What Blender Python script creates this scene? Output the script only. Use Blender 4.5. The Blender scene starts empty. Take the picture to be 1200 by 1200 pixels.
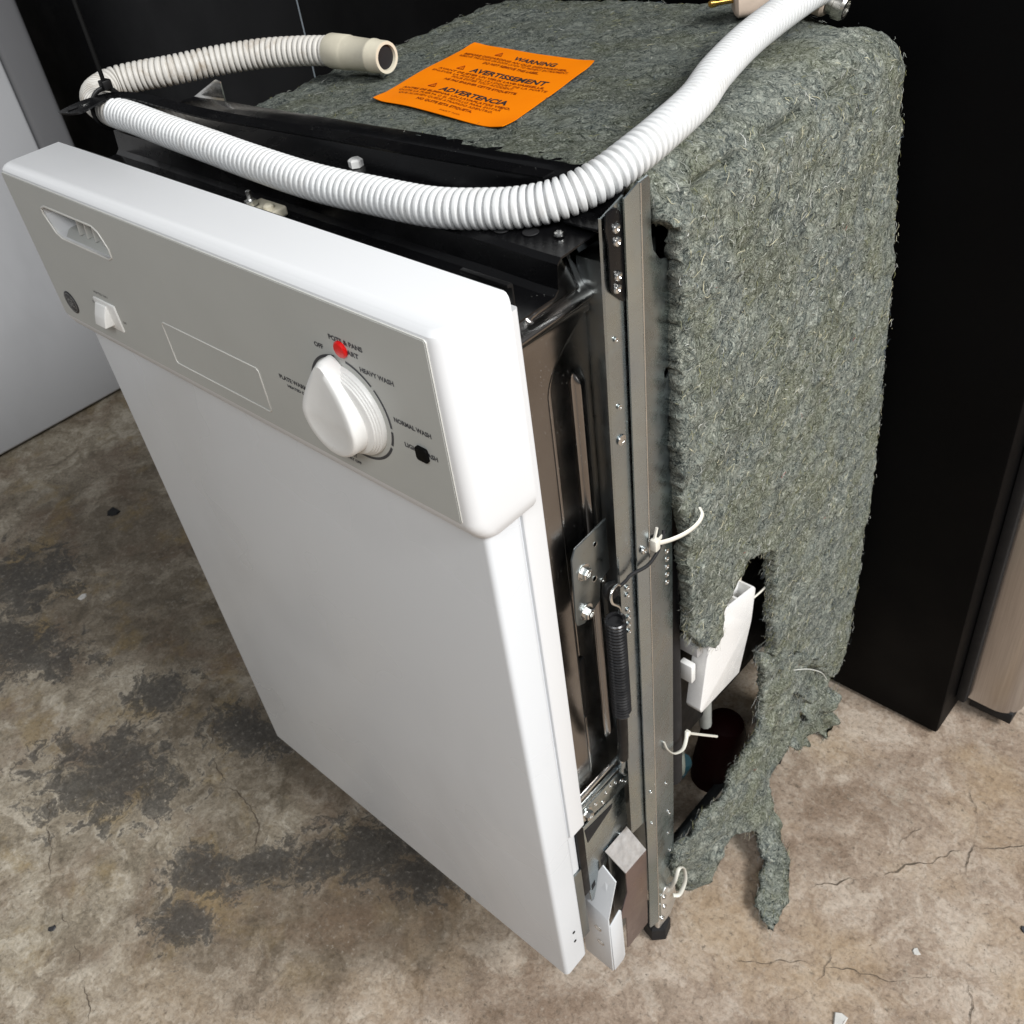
import bpy, bmesh, math, random
import numpy as np
from mathutils import Vector, Matrix, noise as mnoise
random.seed(7); rng = np.random.default_rng(7)
R = math.radians
SC = bpy.context.scene
COL = SC.collection

# ------------------------------------------------------------------ camera
cam_d = bpy.data.cameras.new('camera'); cam = bpy.data.objects.new('camera', cam_d); COL.objects.link(cam)
cam_d.sensor_width = 36.0; cam_d.lens = 34.6445; cam_d.clip_start = .02; cam_d.clip_end = 60
CAM = Vector((0.76601, -0.26426, 1.04771))
_right = Vector((0.73687567, 0.66557703, -0.11841222)); _down = Vector((0.37153561, -0.54504971, -0.75158639)); _fwd = Vector((-0.56477919, 0.50983137, -0.64891944))
M = Matrix.Identity(4)
for i in range(3):
    M[i][0] = _right[i]; M[i][1] = -_down[i]; M[i][2] = -_fwd[i]; M[i][3] = CAM[i]
cam.matrix_world = M
cam_d.dof.use_dof = True; cam_d.dof.focus_distance = .64; cam_d.dof.aperture_fstop = 26
SC.camera = cam
SC.render.resolution_x = 1024; SC.render.resolution_y = 1024

# ------------------------------------------------------------------ world, lamps, exposure
W = bpy.data.worlds.new('World'); SC.world = W; W.use_nodes = True
bg = W.node_tree.nodes['Background']; bg.inputs[0].default_value = (.93, .96, 1.0, 1); bg.inputs[1].default_value = .15
def area(name, loc, target, size, power, col=(1, 1, 1), size_y=None):
    l = bpy.data.lights.new(name, 'AREA'); l.shape = 'RECTANGLE'; l.size = size; l.size_y = size_y or size
    l.energy = power; l.color = col
    o = bpy.data.objects.new(name, l); COL.objects.link(o); o.location = loc
    d = Vector(target) - Vector(loc); o.rotation_euler = d.to_track_quat('-Z', 'Y').to_euler()
    return o
area('window_light', (3.9, .45, 3.35), (.40, .10, .50), 1.8, 248, (1, .995, .985), 1.2)
area('front_fill', (1.35, -1.25, 2.35), (.3, 0, .45), 1.2, 27, (.97, .985, 1.0), .6)  # added fill lamp at the front right, brightens the door front
SC.cycles.max_bounces = 6; SC.cycles.diffuse_bounces = 3; SC.cycles.glossy_bounces = 3; SC.cycles.caustics_reflective = False
vs = SC.view_settings; vs.view_transform = 'Standard'; vs.look = 'None'; vs.gamma = 1; vs.exposure = 0; vs.use_curve_mapping = False

# ------------------------------------------------------------------ node helpers / materials
class NB:
    def __init__(s, name):
        s.m = bpy.data.materials.new(name); s.m.use_nodes = True; s.t = s.m.node_tree
        s.b = s.t.nodes['Principled BSDF']; s._co = None
    def n(s, typ, **kw):
        nd = s.t.nodes.new(typ)
        for k, v in kw.items(): setattr(nd, k, v)
        return nd
    def l(s, a, b): s.t.links.new(a, b)
    def co(s, scale=(1, 1, 1), rot=(0, 0, 0), loc=(0, 0, 0)):
        if s._co is None: s._co = s.n('ShaderNodeTexCoord').outputs['Object']
        mp = s.n('ShaderNodeMapping'); s.l(s._co, mp.inputs[0])
        mp.inputs['Scale'].default_value = scale; mp.inputs['Rotation'].default_value = rot; mp.inputs['Location'].default_value = loc
        return mp.outputs[0]
    def noise(s, scale, detail=4, rough=.55, dist=0, vec=None, out='Fac'):
        nd = s.n('ShaderNodeTexNoise'); nd.inputs['Scale'].default_value = scale; nd.inputs['Detail'].default_value = detail
        nd.inputs['Roughness'].default_value = rough; nd.inputs['Distortion'].default_value = dist
        s.l(vec if vec is not None else s.co(), nd.inputs['Vector']); return nd.outputs[out]
    def vor(s, scale, feature='F1', vec=None, rand=1, out='Distance'):
        nd = s.n('ShaderNodeTexVoronoi', feature=feature); nd.inputs['Scale'].default_value = scale
        nd.inputs['Randomness'].default_value = rand
        s.l(vec if vec is not None else s.co(), nd.inputs['Vector']); return nd.outputs[out]
    def ramp(s, fac, stops, interp='LINEAR'):
        nd = s.n('ShaderNodeValToRGB'); e = nd.color_ramp.elements; nd.color_ramp.interpolation = interp
        while len(e) < len(stops): e.new(.5)
        for q, (p, c) in zip(e, stops):
            q.position = p; q.color = (c, c, c, 1) if isinstance(c, (int, float)) else (*c, 1)
        s.l(fac, nd.inputs[0]); return nd.outputs[0]
    def mix(s, fac, a, b, mode='MIX'):
        nd = s.n('ShaderNodeMix', data_type='RGBA', blend_type=mode)
        for sock, v in ((nd.inputs[0], fac), (nd.inputs[6], a), (nd.inputs[7], b)):
            if isinstance(v, (int, float)): sock.default_value = v
            elif isinstance(v, tuple): sock.default_value = (*v, 1)
            else: s.l(v, sock)
        return nd.outputs[2]
    def math(s, op, a, b=0.0, c=None, clamp=False):
        nd = s.n('ShaderNodeMath', operation=op, use_clamp=clamp)
        for k, v in enumerate((a, b) if c is None else (a, b, c)):
            if isinstance(v, (int, float)): nd.inputs[k].default_value = v
            else: s.l(v, nd.inputs[k])
        return nd.outputs[0]
    def bump(s, h, strength=.3, dist=.001, normal=None):
        nd = s.n('ShaderNodeBump'); nd.inputs['Strength'].default_value = strength; nd.inputs['Distance'].default_value = dist
        s.l(h, nd.inputs['Height'])
        if normal is not None: s.l(normal, nd.inputs['Normal'])
        s.l(nd.outputs[0], s.b.inputs['Normal']); return nd.outputs[0]
    def set(s, **kw):
        names = dict(col='Base Color', rough='Roughness', metal='Metallic', spec='Specular IOR Level', coat='Coat Weight', sheen='Sheen Weight', trans='Transmission Weight', sss='Subsurface Weight')
        for k, v in kw.items():
            i = s.b.inputs[names[k]]
            if isinstance(v, tuple): i.default_value = (*v, 1)
            elif isinstance(v, (int, float)): i.default_value = v
            else: s.l(v, i)
        return s.m

def plain(name, col, rough=.5, metal=0, spec=.5, var=.12, nscale=60, bump=0, bscale=400):
    b = NB(name); nz = b.noise(nscale, 5, .6)
    c = b.mix(b.ramp(nz, [(.3, 0.0), (.7, 1.0)]), tuple(x*(1-var) for x in col), tuple(min(1, x*(1+var)) for x in col))
    b.set(col=c, metal=metal, spec=spec, rough=b.ramp(b.noise(nscale*1.7, 4), [(.3, max(.02, rough-.08)), (.7, min(1, rough+.08))]))
    if bump: b.bump(b.noise(bscale, 3), bump, .0004)
    return b.m

def m_white_paint(name, col=(.80, .80, .79), grime=.15, rough=.28):
    b = NB(name)
    sm = b.noise(5, 4, .55, .3, b.co((1, 1, .6)))
    fine = b.noise(7, 2, .5)
    c = b.mix(b.ramp(sm, [(.45, 0.0), (.75, grime)]), col, tuple(x*.72 for x in col))
    b.set(col=c, rough=b.ramp(fine, [(.3, rough-.06), (.7, rough+.1)]), spec=.45)
    return b.m
WHITE = m_white_paint('white_enamel', (.735, .765, .795), .42)
WHITE_PANEL = m_white_paint('white_panel_plastic', (.72, .73, .74), .05, .34)
def m_faceplate():
    b = NB('beige_grey_faceplate')
    sm = b.ramp(b.noise(7, 5, .6), [(.3, 0.0), (.75, 1.0)])
    c = b.mix(sm, (.455, .465, .442), (.505, .515, .49))
    c = b.mix(b.ramp(b.noise(800, 2), [(.4, 0.0), (.7, .18)]), c, (.52, .52, .49))
    b.set(col=c, rough=.42, spec=.35); b.bump(b.noise(1500, 2), .08, .0002); return b.m
FACE = m_faceplate()
WHITE_PLASTIC = plain('white_plastic', (.80, .80, .78), .35, var=.03)
IVORY = plain('ivory_plastic', (.66, .615, .49), .42, var=.10, nscale=40)
TIE_WHITE = plain('natural_nylon', (.74, .72, .64), .4, var=.05)
INK = plain('black_ink', (.03, .03, .033), .5, var=.1)
INK_GREY = plain('charcoal_ink', (.045, .047, .055), .5, var=.1)
RED = plain('red_sticker', (.75, .006, .006), .35, var=.05)
BLACK_STICK = plain('black_sticker', (.004, .004, .004), .65, spec=.08, var=.1)
BLACK_PLASTIC = plain('black_plastic', (.006, .006, .0062), .45, spec=.22)
BLACK_RUBBER = plain('black_rubber', (.015, .015, .016), .65, spec=.3, bump=.3)
RIM = plain('light_rim_plastic', (.62, .615, .58), .35, var=.04)
BRASS = plain('brass', (.80, .50, .13), .25, 1)
COPPER_PLUG = plain('beige_plug', (.58, .47, .38), .5)
NICKEL = plain('nickel', (.62, .60, .55), .25, 1, bump=.2)
DARKRED = plain('dark_red_enamel', (.009, .001, .0012), .6, spec=.06)
TEAL = plain('teal_plastic', (.002, .030, .040), .6)
BROWN = plain('brown_cardboard', (.11, .07, .045), .8)
def m_black_enamel():
    b = NB('black_enamel')
    dust = b.ramp(b.noise(38, 7, .72, .8), [(.60, 0.0), (.85, .35)])
    spk = b.ramp(b.vor(330), [(.05, .8), (.10, 0.0)]); g = b.ramp(b.noise(60, 3), [(.56, 0.0), (.62, 1.0)])
    c = b.mix(dust, (.0035, .0035, .004), (.05, .05, .048))
    c = b.mix(b.math('MULTIPLY', spk, g), c, (.3, .3, .28))
    b.set(col=c, rough=b.ramp(b.noise(25, 5), [(.3, .14), (.7, .34)]), spec=.42)
    b.bump(b.noise(14, 3), .18, .004); return b.m
BLACK = m_black_enamel()
def m_zinc(name='zinc_plated_steel', col=(.58, .635, .68), rough=.24, irid=.62):
    b = NB(name)
    z = b.noise(9, 3, .5, .4, b.co((1, 1, .6)))
    tint = b.ramp(z, [(.32, (.17, .255, .27)), (.44, (.33, .39, .43)), (.54, (.43, .48, .45)), (.68, (.24, .32, .37))])
    c = b.mix(irid, col, tint)
    spot = b.ramp(b.noise(90, 5, .7), [(.5, 0.0), (.8, .35)])
    c = b.mix(spot, c, tuple(x*.62 for x in col))
    b.set(col=c, metal=1.0, rough=b.ramp(b.noise(70, 6, .7), [(.3, rough-.06), (.72, rough+.16)]))
    b.bump(b.noise(18, 3, .5), .06, .002); return b.m
ZINC = m_zinc()
ZINC_DARK = m_zinc('dull_zinc', (.30, .32, .33), .32, .35)
MAUVE = m_zinc('mauve_tinted_zinc', (.36, .26, .255), .30, .22)
SCREW = plain('bright_screw_steel', (.75, .75, .73), .22, 1, bump=.2)
def m_tub():
    b = NB('brushed_stainless_tub')
    br = b.noise(20, 3, .6)
    c = b.ramp(b.noise(6, 4, .6), [(.35, (.27, .25, .235)), (.65, (.36, .35, .345))])
    spk = b.math('MULTIPLY', b.ramp(b.vor(520), [(.06, 1.0), (.12, 0.0)]), b.ramp(b.noise(70, 3), [(.52, 0.0), (.60, .9)]))
    c = b.mix(spk, c, (.85, .83, .8))
    b.set(col=c, metal=b.math('SUBTRACT', 1.0, spk), rough=b.ramp(br, [(.3, .14), (.7, .26)]))
    b.bump(b.math('ADD', b.math('MULTIPLY', b.noise(25, 3, .5), .5), spk), .12, .0005); return b.m
TUB = m_tub()
def m_felt():
    b = NB('grey_green_felt')
    wv = b.n('ShaderNodeVectorMath', operation='ADD')
    nz = b.noise(45, 3, .6, 0, None, 'Color'); sc = b.n('ShaderNodeVectorMath', operation='SCALE'); b.l(nz, sc.inputs[0]); sc.inputs['Scale'].default_value = .022
    b.l(b.co(), wv.inputs[0]); b.l(sc.outputs[0], wv.inputs[1]); v = wv.outputs[0]
    big = b.noise(22, 4, .6, 0.3, v); mid = b.noise(105, 5, .72, 1.0, v); fin = b.noise(300, 4, .74, 1.8, v)
    c = b.ramp(mid, [(.30, (.066, .080, .078)), (.44, (.245, .275, .258)), (.56, (.46, .49, .44)), (.70, (.72, .73, .66))])
    c = b.mix(b.ramp(big, [(.43, 0.0), (.62, .5)]), c, (.26, .26, .13))
    c = b.mix(b.ramp(b.noise(17, 3, .6, 0, b.co(loc=(3, 1, 7))), [(.5, 0.0), (.68, .40)]), c, (.115, .130, .140))
    c = b.mix(b.ramp(fin, [(.51, 0.0), (.62, .95)]), c, (.64, .65, .57))
    c = b.mix(b.ramp(fin, [(.34, .95), (.475, 0.0)]), c, (.018, .022, .022))
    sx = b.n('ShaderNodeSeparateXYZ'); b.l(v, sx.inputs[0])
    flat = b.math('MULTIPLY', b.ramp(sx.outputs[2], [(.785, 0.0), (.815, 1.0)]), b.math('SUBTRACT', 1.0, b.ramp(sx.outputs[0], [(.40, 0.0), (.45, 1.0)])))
    c = b.mix(b.math('MULTIPLY', flat, .62), c, b.mix(1.0, c, (.34, .36, .37), 'MULTIPLY'))   # darker nap on the top, fading out at the right edge
    c = b.mix(1.0, c, (.86, .88, .86), 'MULTIPLY')
    b.set(col=c, rough=.95, spec=.08)
    b.bump(b.math('ADD', b.math('MULTIPLY', mid, 1.6), fin), 1.0, .0045); return b.m
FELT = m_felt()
FIBS = [plain('fibre_grey', (.33, .345, .31), .8, spec=.2), plain('fibre_pale', (.56, .57, .53), .8, spec=.2), plain('fibre_cream', (.62, .59, .42), .8, spec=.2),
        plain('fibre_olive', (.30, .30, .15), .8, spec=.2), plain('fibre_dark', (.030, .035, .035), .8, spec=.2), plain('fibre_blue', (.13, .16, .19), .8, spec=.2), plain('fibre_red', (.45, .04, .05), .8, spec=.2)]
def m_hose(name, base, dirt):
    b = NB(name)
    d = b.ramp(b.noise(55, 6, .7, .5), [(.50, 0.0), (.78, dirt)])
    c = b.mix(d, base, (.33, .26, .18))
    b.set(col=c, rough=.42, spec=.35, sss=.0); return b.m
HOSE = m_hose('white_corrugated_plastic', (.70, .71, .71), .25)
HOSE_OLD = m_hose('yellowed_corrugated_plastic', (.60, .58, .54), .9)
def m_orange():
    b = NB('orange_vinyl')
    c = b.mix(b.ramp(b.noise(30, 5), [(.35, 0.0), (.7, .5)]), (.93, .24, .002), (.88, .20, .002))
    b.set(col=c, rough=.7, spec=.08); return b.m
ORANGE = m_orange()
ORANGE_INK = plain('dark_orange_ink', (.27, .045, .004), .6, spec=.2)
def m_floor():
    b = NB('stained_concrete')
    co = b.co()
    sx = b.n('ShaderNodeSeparateXYZ'); b.l(b._co, sx.inputs[0]); X, Y = sx.outputs[0], sx.outputs[1]
    wv = b.n('ShaderNodeVectorMath', operation='ADD'); nz = b.noise(9, 5, .62, 0, None, 'Color')
    sc = b.n('ShaderNodeVectorMath', operation='SCALE'); b.l(nz, sc.inputs[0]); sc.inputs['Scale'].default_value = .16
    b.l(co, wv.inputs[0]); b.l(sc.outputs[0], wv.inputs[1]); v = wv.outputs[0]
    n1 = b.noise(5.5, 4, .66, .3, v); n2 = b.noise(26, 6, .72, .4, v); n3 = b.noise(130, 4, .72)
    # side-to-side change of the slab itself: olive brown to the left, sandy pink to the right
    side = b.ramp(b.math('ADD', b.math('SUBTRACT', X, b.math('MULTIPLY', Y, .25)), b.math('MULTIPLY', n1, .35)), [(.15, 0.0), (.60, 1.0)])
    left = b.ramp(n2, [(.33, (.22, .187, .137)), (.47, (.40, .345, .262)), (.62, (.64, .58, .475))])
    right = b.ramp(n2, [(.33, (.28, .21, .158)), (.48, (.44, .35, .275)), (.64, (.60, .515, .43))])
    c = b.mix(side, left, right)
    def blob(x, y, r, ry=None, a=0):
        dx = b.math('SUBTRACT', X, x); dy = b.math('SUBTRACT', Y, y); ry = ry or r
        ca, sa = math.cos(a), math.sin(a)
        u = b.math('DIVIDE', b.math('ADD', b.math('MULTIPLY', dx, ca), b.math('MULTIPLY', dy, sa)), r)
        w = b.math('DIVIDE', b.math('SUBTRACT', b.math('MULTIPLY', dy, ca), b.math('MULTIPLY', dx, sa)), ry)
        return b.math('SUBTRACT', 1.0, b.math('SQRT', b.math('ADD', b.math('MULTIPLY', u, u), b.math('MULTIPLY', w, w))))
    def spots(L):
        t = None
        for bl in L:
            q = blob(*bl); t = q if t is None else b.math('MAXIMUM', t, q)
        return b.math('MAXIMUM', t, -1.0)
    # soaked-in dirt, plus soft shade painted left of and before the door
    dirt_shade = b.math('ADD', b.math('MULTIPLY', spots([(-.50, .15, .50, .26, .2), (.12, -.05, .34, .13, .65), (-.12, .02, .30, .16, .5), (-.72, .05, .3, .2, 0)]), .30), n1)
    c = b.mix(b.ramp(dirt_shade, [(.46, 0.0), (.72, .80)]), c, b.ramp(n2, [(.35, (.095, .074, .050)), (.65, (.20, .162, .116))]))
    c = b.mix(b.ramp(b.noise(7.5, 6, .64, .3, b.co(loc=(4.2, 1.7, 0))), [(.50, 0.0), (.66, .60)]), c, (.20, .135, .090))
    c = b.mix(b.math('MULTIPLY', b.ramp(b.noise(11, 5, .66, .3, b.co(loc=(9.1, 5.3, 0))), [(.54, 0.0), (.66, .6)]), b.math('SUBTRACT', 1.0, side)), c, (.33, .24, .11))
    c = b.mix(b.math('MULTIPLY', b.ramp(b.noise(48, 6, .74, .6, v), [(.54, 0.0), (.70, .50)]), b.ramp(n1, [(.46, 1.0), (.60, 0.2)])), c, (.60, .55, .46))
    c = b.mix(b.math('MULTIPLY', b.ramp(b.noise(6.5, 5, .62, .3, b.co(loc=(2.3, 8.8, 0))), [(.48, 0.0), (.64, .5)]), side), c, (.46, .335, .205))
    # worn black paint patches: named spots x broken noise
    tot = spots([(-.235, -.14, .13, .085, .6), (-.015, -.14, .06, .04, .3), (.03, -.10, .08, .028, .7), (.12, .0, .11, .05, .7), (-.70, -.03, .12, .09, 0), (-.57, -.11, .15, .06, .3), (.20, .02, .07, .04, .6), (-.14, .02, .10, .04, .4), (.02, -.20, .05, .04, 0), (-.30, -.02, .06, .05, 0)])
    brk = b.noise(27, 6, .74, .5, v)
    st = b.ramp(b.math('ADD', b.math('MULTIPLY', tot, .26), b.math('ADD', b.math('MULTIPLY', brk, 1.04), b.math('MULTIPLY', n3, .14))), [(.625, 0.0), (.650, .62), (.75, .86)])
    c = b.mix(st, c, b.ramp(n3, [(.35, (.045, .043, .040)), (.7, (.105, .098, .088))]))
    # rust specks, oil spots, grit
    c = b.mix(b.math('MULTIPLY', b.ramp(b.vor(60, vec=v), [(.04, .8), (.09, 0.0)]), b.ramp(n2, [(.55, 0.0), (.62, 1.0)])), c, (.05, .04, .03))
    c = b.mix(b.ramp(n3, [(.30, .65), (.44, 0.0)]), c, (.10, .085, .065))
    c = b.mix(b.ramp(n3, [(.58, 0.0), (.74, .55)]), c, (.55, .50, .43))
    c = b.mix(1.0, c, b.ramp(b.noise(210, 4, .7), [(.34, .76), (.5, 1.0), (.68, 1.13)]), 'MULTIPLY')
    c = b.mix(b.math('MULTIPLY', b.ramp(b.vor(95, vec=v), [(.05, .75), (.13, 0.0)]), b.ramp(b.noise(9, 3), [(.50, 0.0), (.58, 1.0)])), c, (.14, .11, .08))
    # hairline cracks
    c = b.mix(1.0, c, (.86, .85, .84), 'MULTIPLY')
    b.set(col=c, rough=b.ramp(n2, [(.3, .42), (.7, .72)]), spec=.28)
    b.bump(b.math('ADD', b.math('MULTIPLY', n2, .6), b.math('ADD', n3, b.math('MULTIPLY', st, .3))), .35, .0025); return b.m
FLOOR = m_floor()
CRACK = plain('crack_dark', (.13, .105, .08), .9, spec=.1, var=.4, nscale=90)
def m_fridge_black(name, col, rough, spec):
    b = NB(name); b.set(col=b.mix(b.ramp(b.noise(5, 5), [(.3, 0.0), (.8, 1.0)]), col, tuple(x*1.6 for x in col)), rough=b.ramp(b.noise(14, 5), [(.3, rough-.06), (.7, rough+.1)]), spec=spec)
    b.bump(b.noise(700, 2), .12, .0004); return b.m
BLK_FRIDGE = m_fridge_black('black_textured_cabinet', (.0018, .0018, .002), .5, .06)
BLK_FRIDGE2 = m_fridge_black('charcoal_cabinet', (.0055, .0058, .0066), .42, .16)
GREY_FRIDGE = m_white_paint('pale_grey_enamel', (.50, .51, .53), .55, .34)
GREY_DOOR = m_white_paint('grey_door_edge', (.17, .172, .18), .3, .36)
def m_stainless():
    b = NB('brushed_stainless'); br = b.noise(40, 4, .6, 0, b.co((14, 14, .3)))
    b.set(col=b.ramp(br, [(.3, (.48, .45, .43)), (.7, (.60, .57, .55))]), metal=1.0, rough=.28); return b.m
STAINLESS = m_stainless()

# ------------------------------------------------------------------ mesh helpers
def finish(ob, parent=None, label=None, cat=None, group=None, kind=None):
    COL.objects.link(ob)
    if parent is not None:
        ob.parent = parent
        if parent.type == 'EMPTY': ob.matrix_parent_inverse = Matrix.Translation(-Vector(parent.location))
        elif parent.parent is None: ob.matrix_parent_inverse = Matrix.Translation(-Vector(parent.location))
    for k, v in (('label', label), ('category', cat), ('group', group), ('kind', kind)):
        if v: ob[k] = v
    return ob
def obj(name, verts, faces, mat, parent=None, smooth=30, **kw):
    me = bpy.data.meshes.new(name); me.from_pydata([tuple(v) for v in verts], [], [tuple(f) for f in faces])
    return obj_me(name, me, mat, parent, smooth, **kw)
def obj_me(name, me, mat, parent=None, smooth=30, **kw):
    for m in (mat if isinstance(mat, (list, tuple)) else [mat]): me.materials.append(m)
    if smooth:
        for p in me.polygons: p.use_smooth = True
        me.set_sharp_from_angle(angle=R(smooth))
    me.update()
    return finish(bpy.data.objects.new(name, me), parent, **kw)
def obj_bm(name, bm, mat, parent=None, smooth=30, **kw):
    me = bpy.data.meshes.new(name); bmesh.ops.recalc_face_normals(bm, faces=bm.faces); bm.to_mesh(me); bm.free()
    return obj_me(name, me, mat, parent, smooth, **kw)
def empty(name, loc, label, cat, group=None):
    o = bpy.data.objects.new(name, None); o.location = loc; o.empty_display_size = .05
    COL.objects.link(o); o['label'] = label; o['category'] = cat
    if group: o['group'] = group
    return o
def bm_prism(bm, poly, axis, a0, a1, bevel=0, seg=2):
    def P(p, a): return {'x': (a, p[0], p[1]), 'y': (p[0], a, p[1]), 'z': (p[0], p[1], a)}[axis]
    v0 = [bm.verts.new(P(p, a0)) for p in poly]; v1 = [bm.verts.new(P(p, a1)) for p in poly]
    n = len(poly); fs = [bm.faces.new(v0), bm.faces.new(v1)]
    for i in range(n): fs.append(bm.faces.new((v0[i], v0[(i+1) % n], v1[(i+1) % n], v1[i])))
    bmesh.ops.recalc_face_normals(bm, faces=fs)
    if bevel:
        es = set()
        for f in fs: es.update(f.edges)
        bmesh.ops.bevel(bm, geom=list(es), offset=bevel, segments=seg, profile=.5, affect='EDGES', clamp_overlap=True)
def prism(name, poly, axis, a0, a1, mat, parent=None, bevel=.0005, seg=2, **kw):
    bm = bmesh.new(); bm_prism(bm, poly, axis, a0, a1, bevel, seg); return obj_bm(name, bm, mat, parent, **kw)
def box(name, x0, x1, y0, y1, z0, z1, mat, parent=None, bevel=.001, seg=2, **kw):
    return prism(name, [(x0, y0), (x1, y0), (x1, y1), (x0, y1)], 'z', z0, z1, mat, parent, bevel, seg, **kw)
def catmull(pts, n):
    P = [Vector(p) for p in pts]; P = [2*P[0]-P[1]] + P + [2*P[-1]-P[-2]]; out = []
    for i in range(1, len(P)-2):
        for k in range(n):
            t = k/n; a, b, c, d = P[i-1:i+3]
            out.append(.5*((2*b)+(c-a)*t+(2*a-5*b+4*c-d)*t*t+(3*b-a-3*c+d)*t**3))
    out.append(P[-2].copy()); return out
def resample(pts, step):
    L = [0]
    for a, b in zip(pts, pts[1:]): L.append(L[-1]+(b-a).length)
    n = max(2, int(L[-1]/step)+1); out = []; j = 0
    for k in range(n):
        s = L[-1]*k/(n-1)
        while j < len(L)-2 and L[j+1] < s: j += 1
        t = (s-L[j])/max(1e-9, L[j+1]-L[j]); out.append(pts[j].lerp(pts[j+1], t))
    return out, L[-1]
def frames(pts):
    T = []
    for i in range(len(pts)):
        a = pts[max(0, i-1)]; b = pts[min(len(pts)-1, i+1)]; T.append((b-a).normalized())
    up = Vector((0, 0, 1)) if abs(T[0].z) < .9 else Vector((1, 0, 0))
    N = [(up - T[0]*up.dot(T[0])).normalized()]
    for i in range(1, len(pts)):
        n = N[-1]-T[i]*N[-1].dot(T[i]); N.append(n.normalized())
    return T, N, [t.cross(n) for t, n in zip(T, N)]
def tube_data(pts, rad, seg=10, sx=1.0, sy=1.0, cap=True, off=0):
    T, N, B = frames(pts); V = []; F = []
    for i, p in enumerate(pts):
        r = rad[i] if hasattr(rad, '__len__') else rad
        for k in range(seg):
            a = 2*math.pi*k/seg; V.append(p+N[i]*(math.cos(a)*r*sx)+B[i]*(math.sin(a)*r*sy))
    for i in range(len(pts)-1):
        for k in range(seg):
            k2 = (k+1) % seg; F.append((off+i*seg+k, off+i*seg+k2, off+(i+1)*seg+k2, off+(i+1)*seg+k))
    if cap:
        F.append(tuple(off+k for k in range(seg-1, -1, -1))); F.append(tuple(off+(len(pts)-1)*seg+k for k in range(seg)))
    return V, F
def tube(name, pts, rad, mat, parent=None, seg=10, sx=1, sy=1, cap=True, smooth=50, **kw):
    V, F = tube_data([Vector(p) for p in pts], rad, seg, sx, sy, cap); return obj(name, V, F, mat, parent, smooth, **kw)
def lathe(name, prof, origin, axis, mat, parent=None, seg=32, smooth=35, **kw):
    """prof: (r, h) pairs along axis from origin"""
    ax = Vector(axis).normalized(); u = ax.orthogonal().normalized(); w = ax.cross(u); o = Vector(origin); V = []; F = []
    for r, h in prof:
        for k in range(seg):
            a = 2*math.pi*k/seg; V.append(o+ax*h+u*(math.cos(a)*r)+w*(math.sin(a)*r))
    for i in range(len(prof)-1):
        for k in range(seg):
            k2 = (k+1) % seg; F.append((i*seg+k, i*seg+k2, (i+1)*seg+k2, (i+1)*seg+k))
    F.append(tuple(range(seg-1, -1, -1))); F.append(tuple((len(prof)-1)*seg+k for k in range(seg)))
    return obj(name, V, F, mat, parent, smooth, **kw)
def rrect(x0, x1, y0, y1, r, n=5):
    out = []
    for cx, cy, a0 in ((x1-r, y1-r, 0), (x0+r, y1-r, 90), (x0+r, y0+r, 180), (x1-r, y0+r, 270)):
        for k in range(n+1):
            a = R(a0+90*k/n); out.append((cx+r*math.cos(a), cy+r*math.sin(a)))
    return out
def loft(name, rings, mat, parent=None, smooth=30, cap0=True, cap1=True, **kw):
    V = [p for r in rings for p in r]; n = len(rings[0]); F = []
    for i in range(len(rings)-1):
        for k in range(n):
            k2 = (k+1) % n; F.append((i*n+k, i*n+k2, (i+1)*n+k2, (i+1)*n+k))
    if cap0: F.append(tuple(range(n-1, -1, -1)))
    if cap1: F.append(tuple((len(rings)-1)*n+k for k in range(n)))
    return obj(name, V, F, mat, parent, smooth, **kw)
def cut(ob, cutters):
    """boolean-difference solid cutters out of ob (its own mesh is replaced)"""
    for c in cutters:
        m = ob.modifiers.new('cut', 'BOOLEAN'); m.operation = 'DIFFERENCE'; m.object = c; m.solver = 'EXACT'
    bpy.context.view_layer.update(); dg = bpy.context.evaluated_depsgraph_get()
    me = bpy.data.meshes.new_from_object(ob.evaluated_get(dg)); ob.modifiers.clear(); ob.data = me
    for c in cutters: bpy.data.objects.remove(c)
    for p in me.polygons: p.use_smooth = True
    me.set_sharp_from_angle(angle=R(28))
def text(name, body, width, origin, mat, parent, fn=None, height=None, bold=.0, ext=.00006, lines=1):
    """lettering as mesh. Local x to the right, y up; fn maps (x, y, h) to world."""
    cu = bpy.data.curves.new(name, 'FONT'); cu.body = body; cu.align_x = 'CENTER'; cu.align_y = 'CENTER'; cu.size = 1; cu.offset = bold; cu.resolution_u = 2; cu.space_line = .85
    o = bpy.data.objects.new(name, cu); COL.objects.link(o); bpy.context.view_layer.update()
    me = bpy.data.meshes.new_from_object(o.evaluated_get(bpy.context.evaluated_depsgraph_get())); bpy.data.objects.remove(o)
    co = np.array([v.co[:] for v in me.vertices]); w = co[:, 0].max()-co[:, 0].min(); h = co[:, 1].max()-co[:, 1].min()
    cx = (co[:, 0].max()+co[:, 0].min())/2; cy = (co[:, 1].max()+co[:, 1].min())/2
    sx = width/w; sy = (height/h) if height else sx
    for v in me.vertices: v.co = fn(origin[0]+(v.co.x-cx)*sx, origin[1]+(v.co.y-cy)*sy)
    return obj_me(name, me, mat, parent, 0)
_shared = {}
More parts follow.
